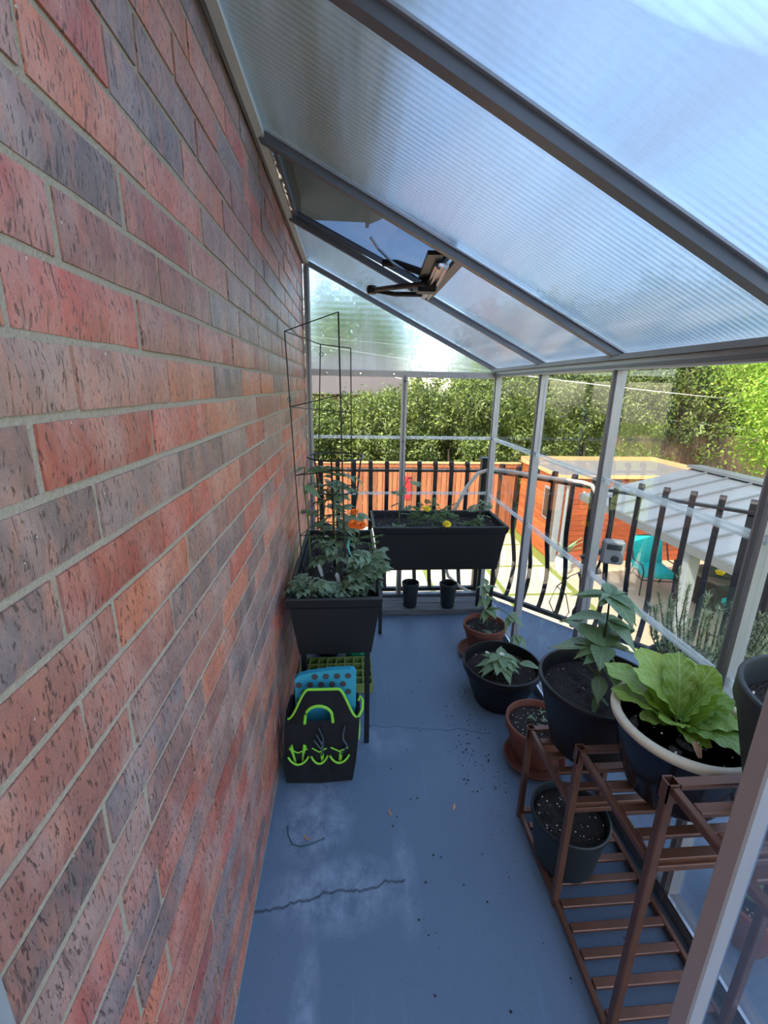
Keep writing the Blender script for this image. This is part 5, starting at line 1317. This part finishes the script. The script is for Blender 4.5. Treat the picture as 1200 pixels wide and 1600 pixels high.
def tree(name, label, c, mesh, h, cat, group, trunk=.12, sc_=(1, 1, 1), rot=0.0, mat='bark'):
    t = thing(name, (c[0], c[1], GZ), label, cat, group)
    inst('foliage', mesh, t, Matrix.Translation((c[0], c[1], h)) @ Matrix.Rotation(rot, 4, 'Z') @ Matrix.Diagonal((*sc_, 1)))['kind'] = 'stuff'
    MB().tube([(c[0], c[1], GZ), (c[0] + .06, c[1], (GZ + h) / 2), (c[0], c[1] + .05, h + .3)], [trunk, trunk * .8, trunk * .4], 8).build('trunk', mat, t, True)
    return t
HM = [foliage('foliage', 'hedge_leaf', (1.25, 1.0, 2.3), 20000, .060, 40 + i, 90, box=True, inner=.62) for i in range(3)]
for i in range(11):
    x = -5.2 + i * 1.75 + rnd.uniform(-.15, .15)
    top = (0.90 if i < 5 else 1.25) + .18 * math.sin(i * 1.7) + max(0, i - 3) * .13
    tree('hedge_shrub', 'dense glossy green hedge shrub behind the cedar fence', (x, 15.0 + rnd.uniform(-.3, .3) + (0.9 if i > 6 else 0)), HM[i % 3], top - 2.2 * (1 + .02 * i) , 'shrub', 'hedge shrubs behind the fence', .08, (1, 1, 1 + .02 * i), rnd.choice((0, PI)))
for i in range(10):
    x = -4.3 + i * 1.8 + rnd.uniform(-.15, .15)
    tree('hedge_shrub', 'shaded hedge shrub filling the second row behind the hedge', (x, 17.1 + rnd.uniform(-.3, .3)), HM[(i + 1) % 3], -1.75 + .16 * i, 'shrub', 'second row of hedge shrubs', .08, (1, 1, 1.05), rnd.choice((0, PI)))
FM = [foliage('foliage', 'far_leaf', (2.6, 2.2, 2.6), 9000, .15, 70 + i, 70) for i in range(2)]
for i, (x, y, h, s) in enumerate(((8.5, 19.5, 2.4, 1.0), (13.0, 20.5, 3.0, 1.2), (17.5, 19.0, 3.0, 1.2), (22, 17.0, 3.2, 1.3), (8.2, 25, 2.8, 1.1), (0.6, 39.5, 4.8, 1.75), (25, 11, 3.5, 1.3))):
    tree('yard_tree', 'tall broad tree rising behind the brown neighbouring house' if y > 30 else 'tall leafy tree standing behind the hedge', (x, y), FM[i % 2], h, 'tree', 'trees behind the hedge', .22, (s, s, s), i * 1.3)
tree('garden_tree', 'bright yellow-green tree leaning in beside the patio cover', (12.55, 10.6), foliage('foliage', 'tree_leaf', (2.6, 2.2, 2.3), 45000, .052, 90, 150, inner=.4), 1.75, 'tree', None, .16)
tree('garden_tree', 'tall thick-trunked tree behind the patio cover ridge', (12.6, 15.9), foliage('foliage', 'far_leaf', (2.2, 1.8, 2.0), 16000, .09, 91, 90, inner=.4), 3.4, 'tree', None, .30)
# ---- neighbour house beyond the hedge
nh = thing('neighbour_house', (-1, 27, GZ), 'brown neighbouring house showing above the hedge', 'house')
MB().box((-9, 26, GZ), (3.2, 33, 1.2)).build('wall', 'neighbour_brick', nh)
MB().prism([(25.4, 1.1), (33.6, 1.1), (29.5, 3.4)], 'x', -9.5, 3.7).build('roof', 'shingle', nh)
for x in (-2.2, .6): 
    o = MB().box((x, 25.95, -.6), (x + .9, 26.0, .7)).build('window', 'white_paint', nh); MB().box((x + .08, 25.93, -.52), (x + .82, 25.95, .62)).build('pane', 'dark_glass', o)
# ---- overhead cables
for (A, B, sag, lb) in (((-4, 16.0, 3.3), (16, 12.4, 1.1), .25, 'pale overhead cable crossing low in front of the hedge'), ((-6, 17, 3.6), (18, 17, 2.7), .3, 'pale overhead cable strung high along the hedge'), ((2, 17.5, 1.9), (20, 13.2, -.15), .2, 'thin grey cable drooping toward the dark fence')):
    t = thing('overhead_cable', A, lb, 'cable'); A = Vector(A); B = Vector(B)
    MB().tube([A.lerp(B, k / 16) - Vector((0, 0, sag * 4 * (k / 16) * (1 - k / 16))) for k in range(17)], .014, 5).build('wire', 'cable', t)
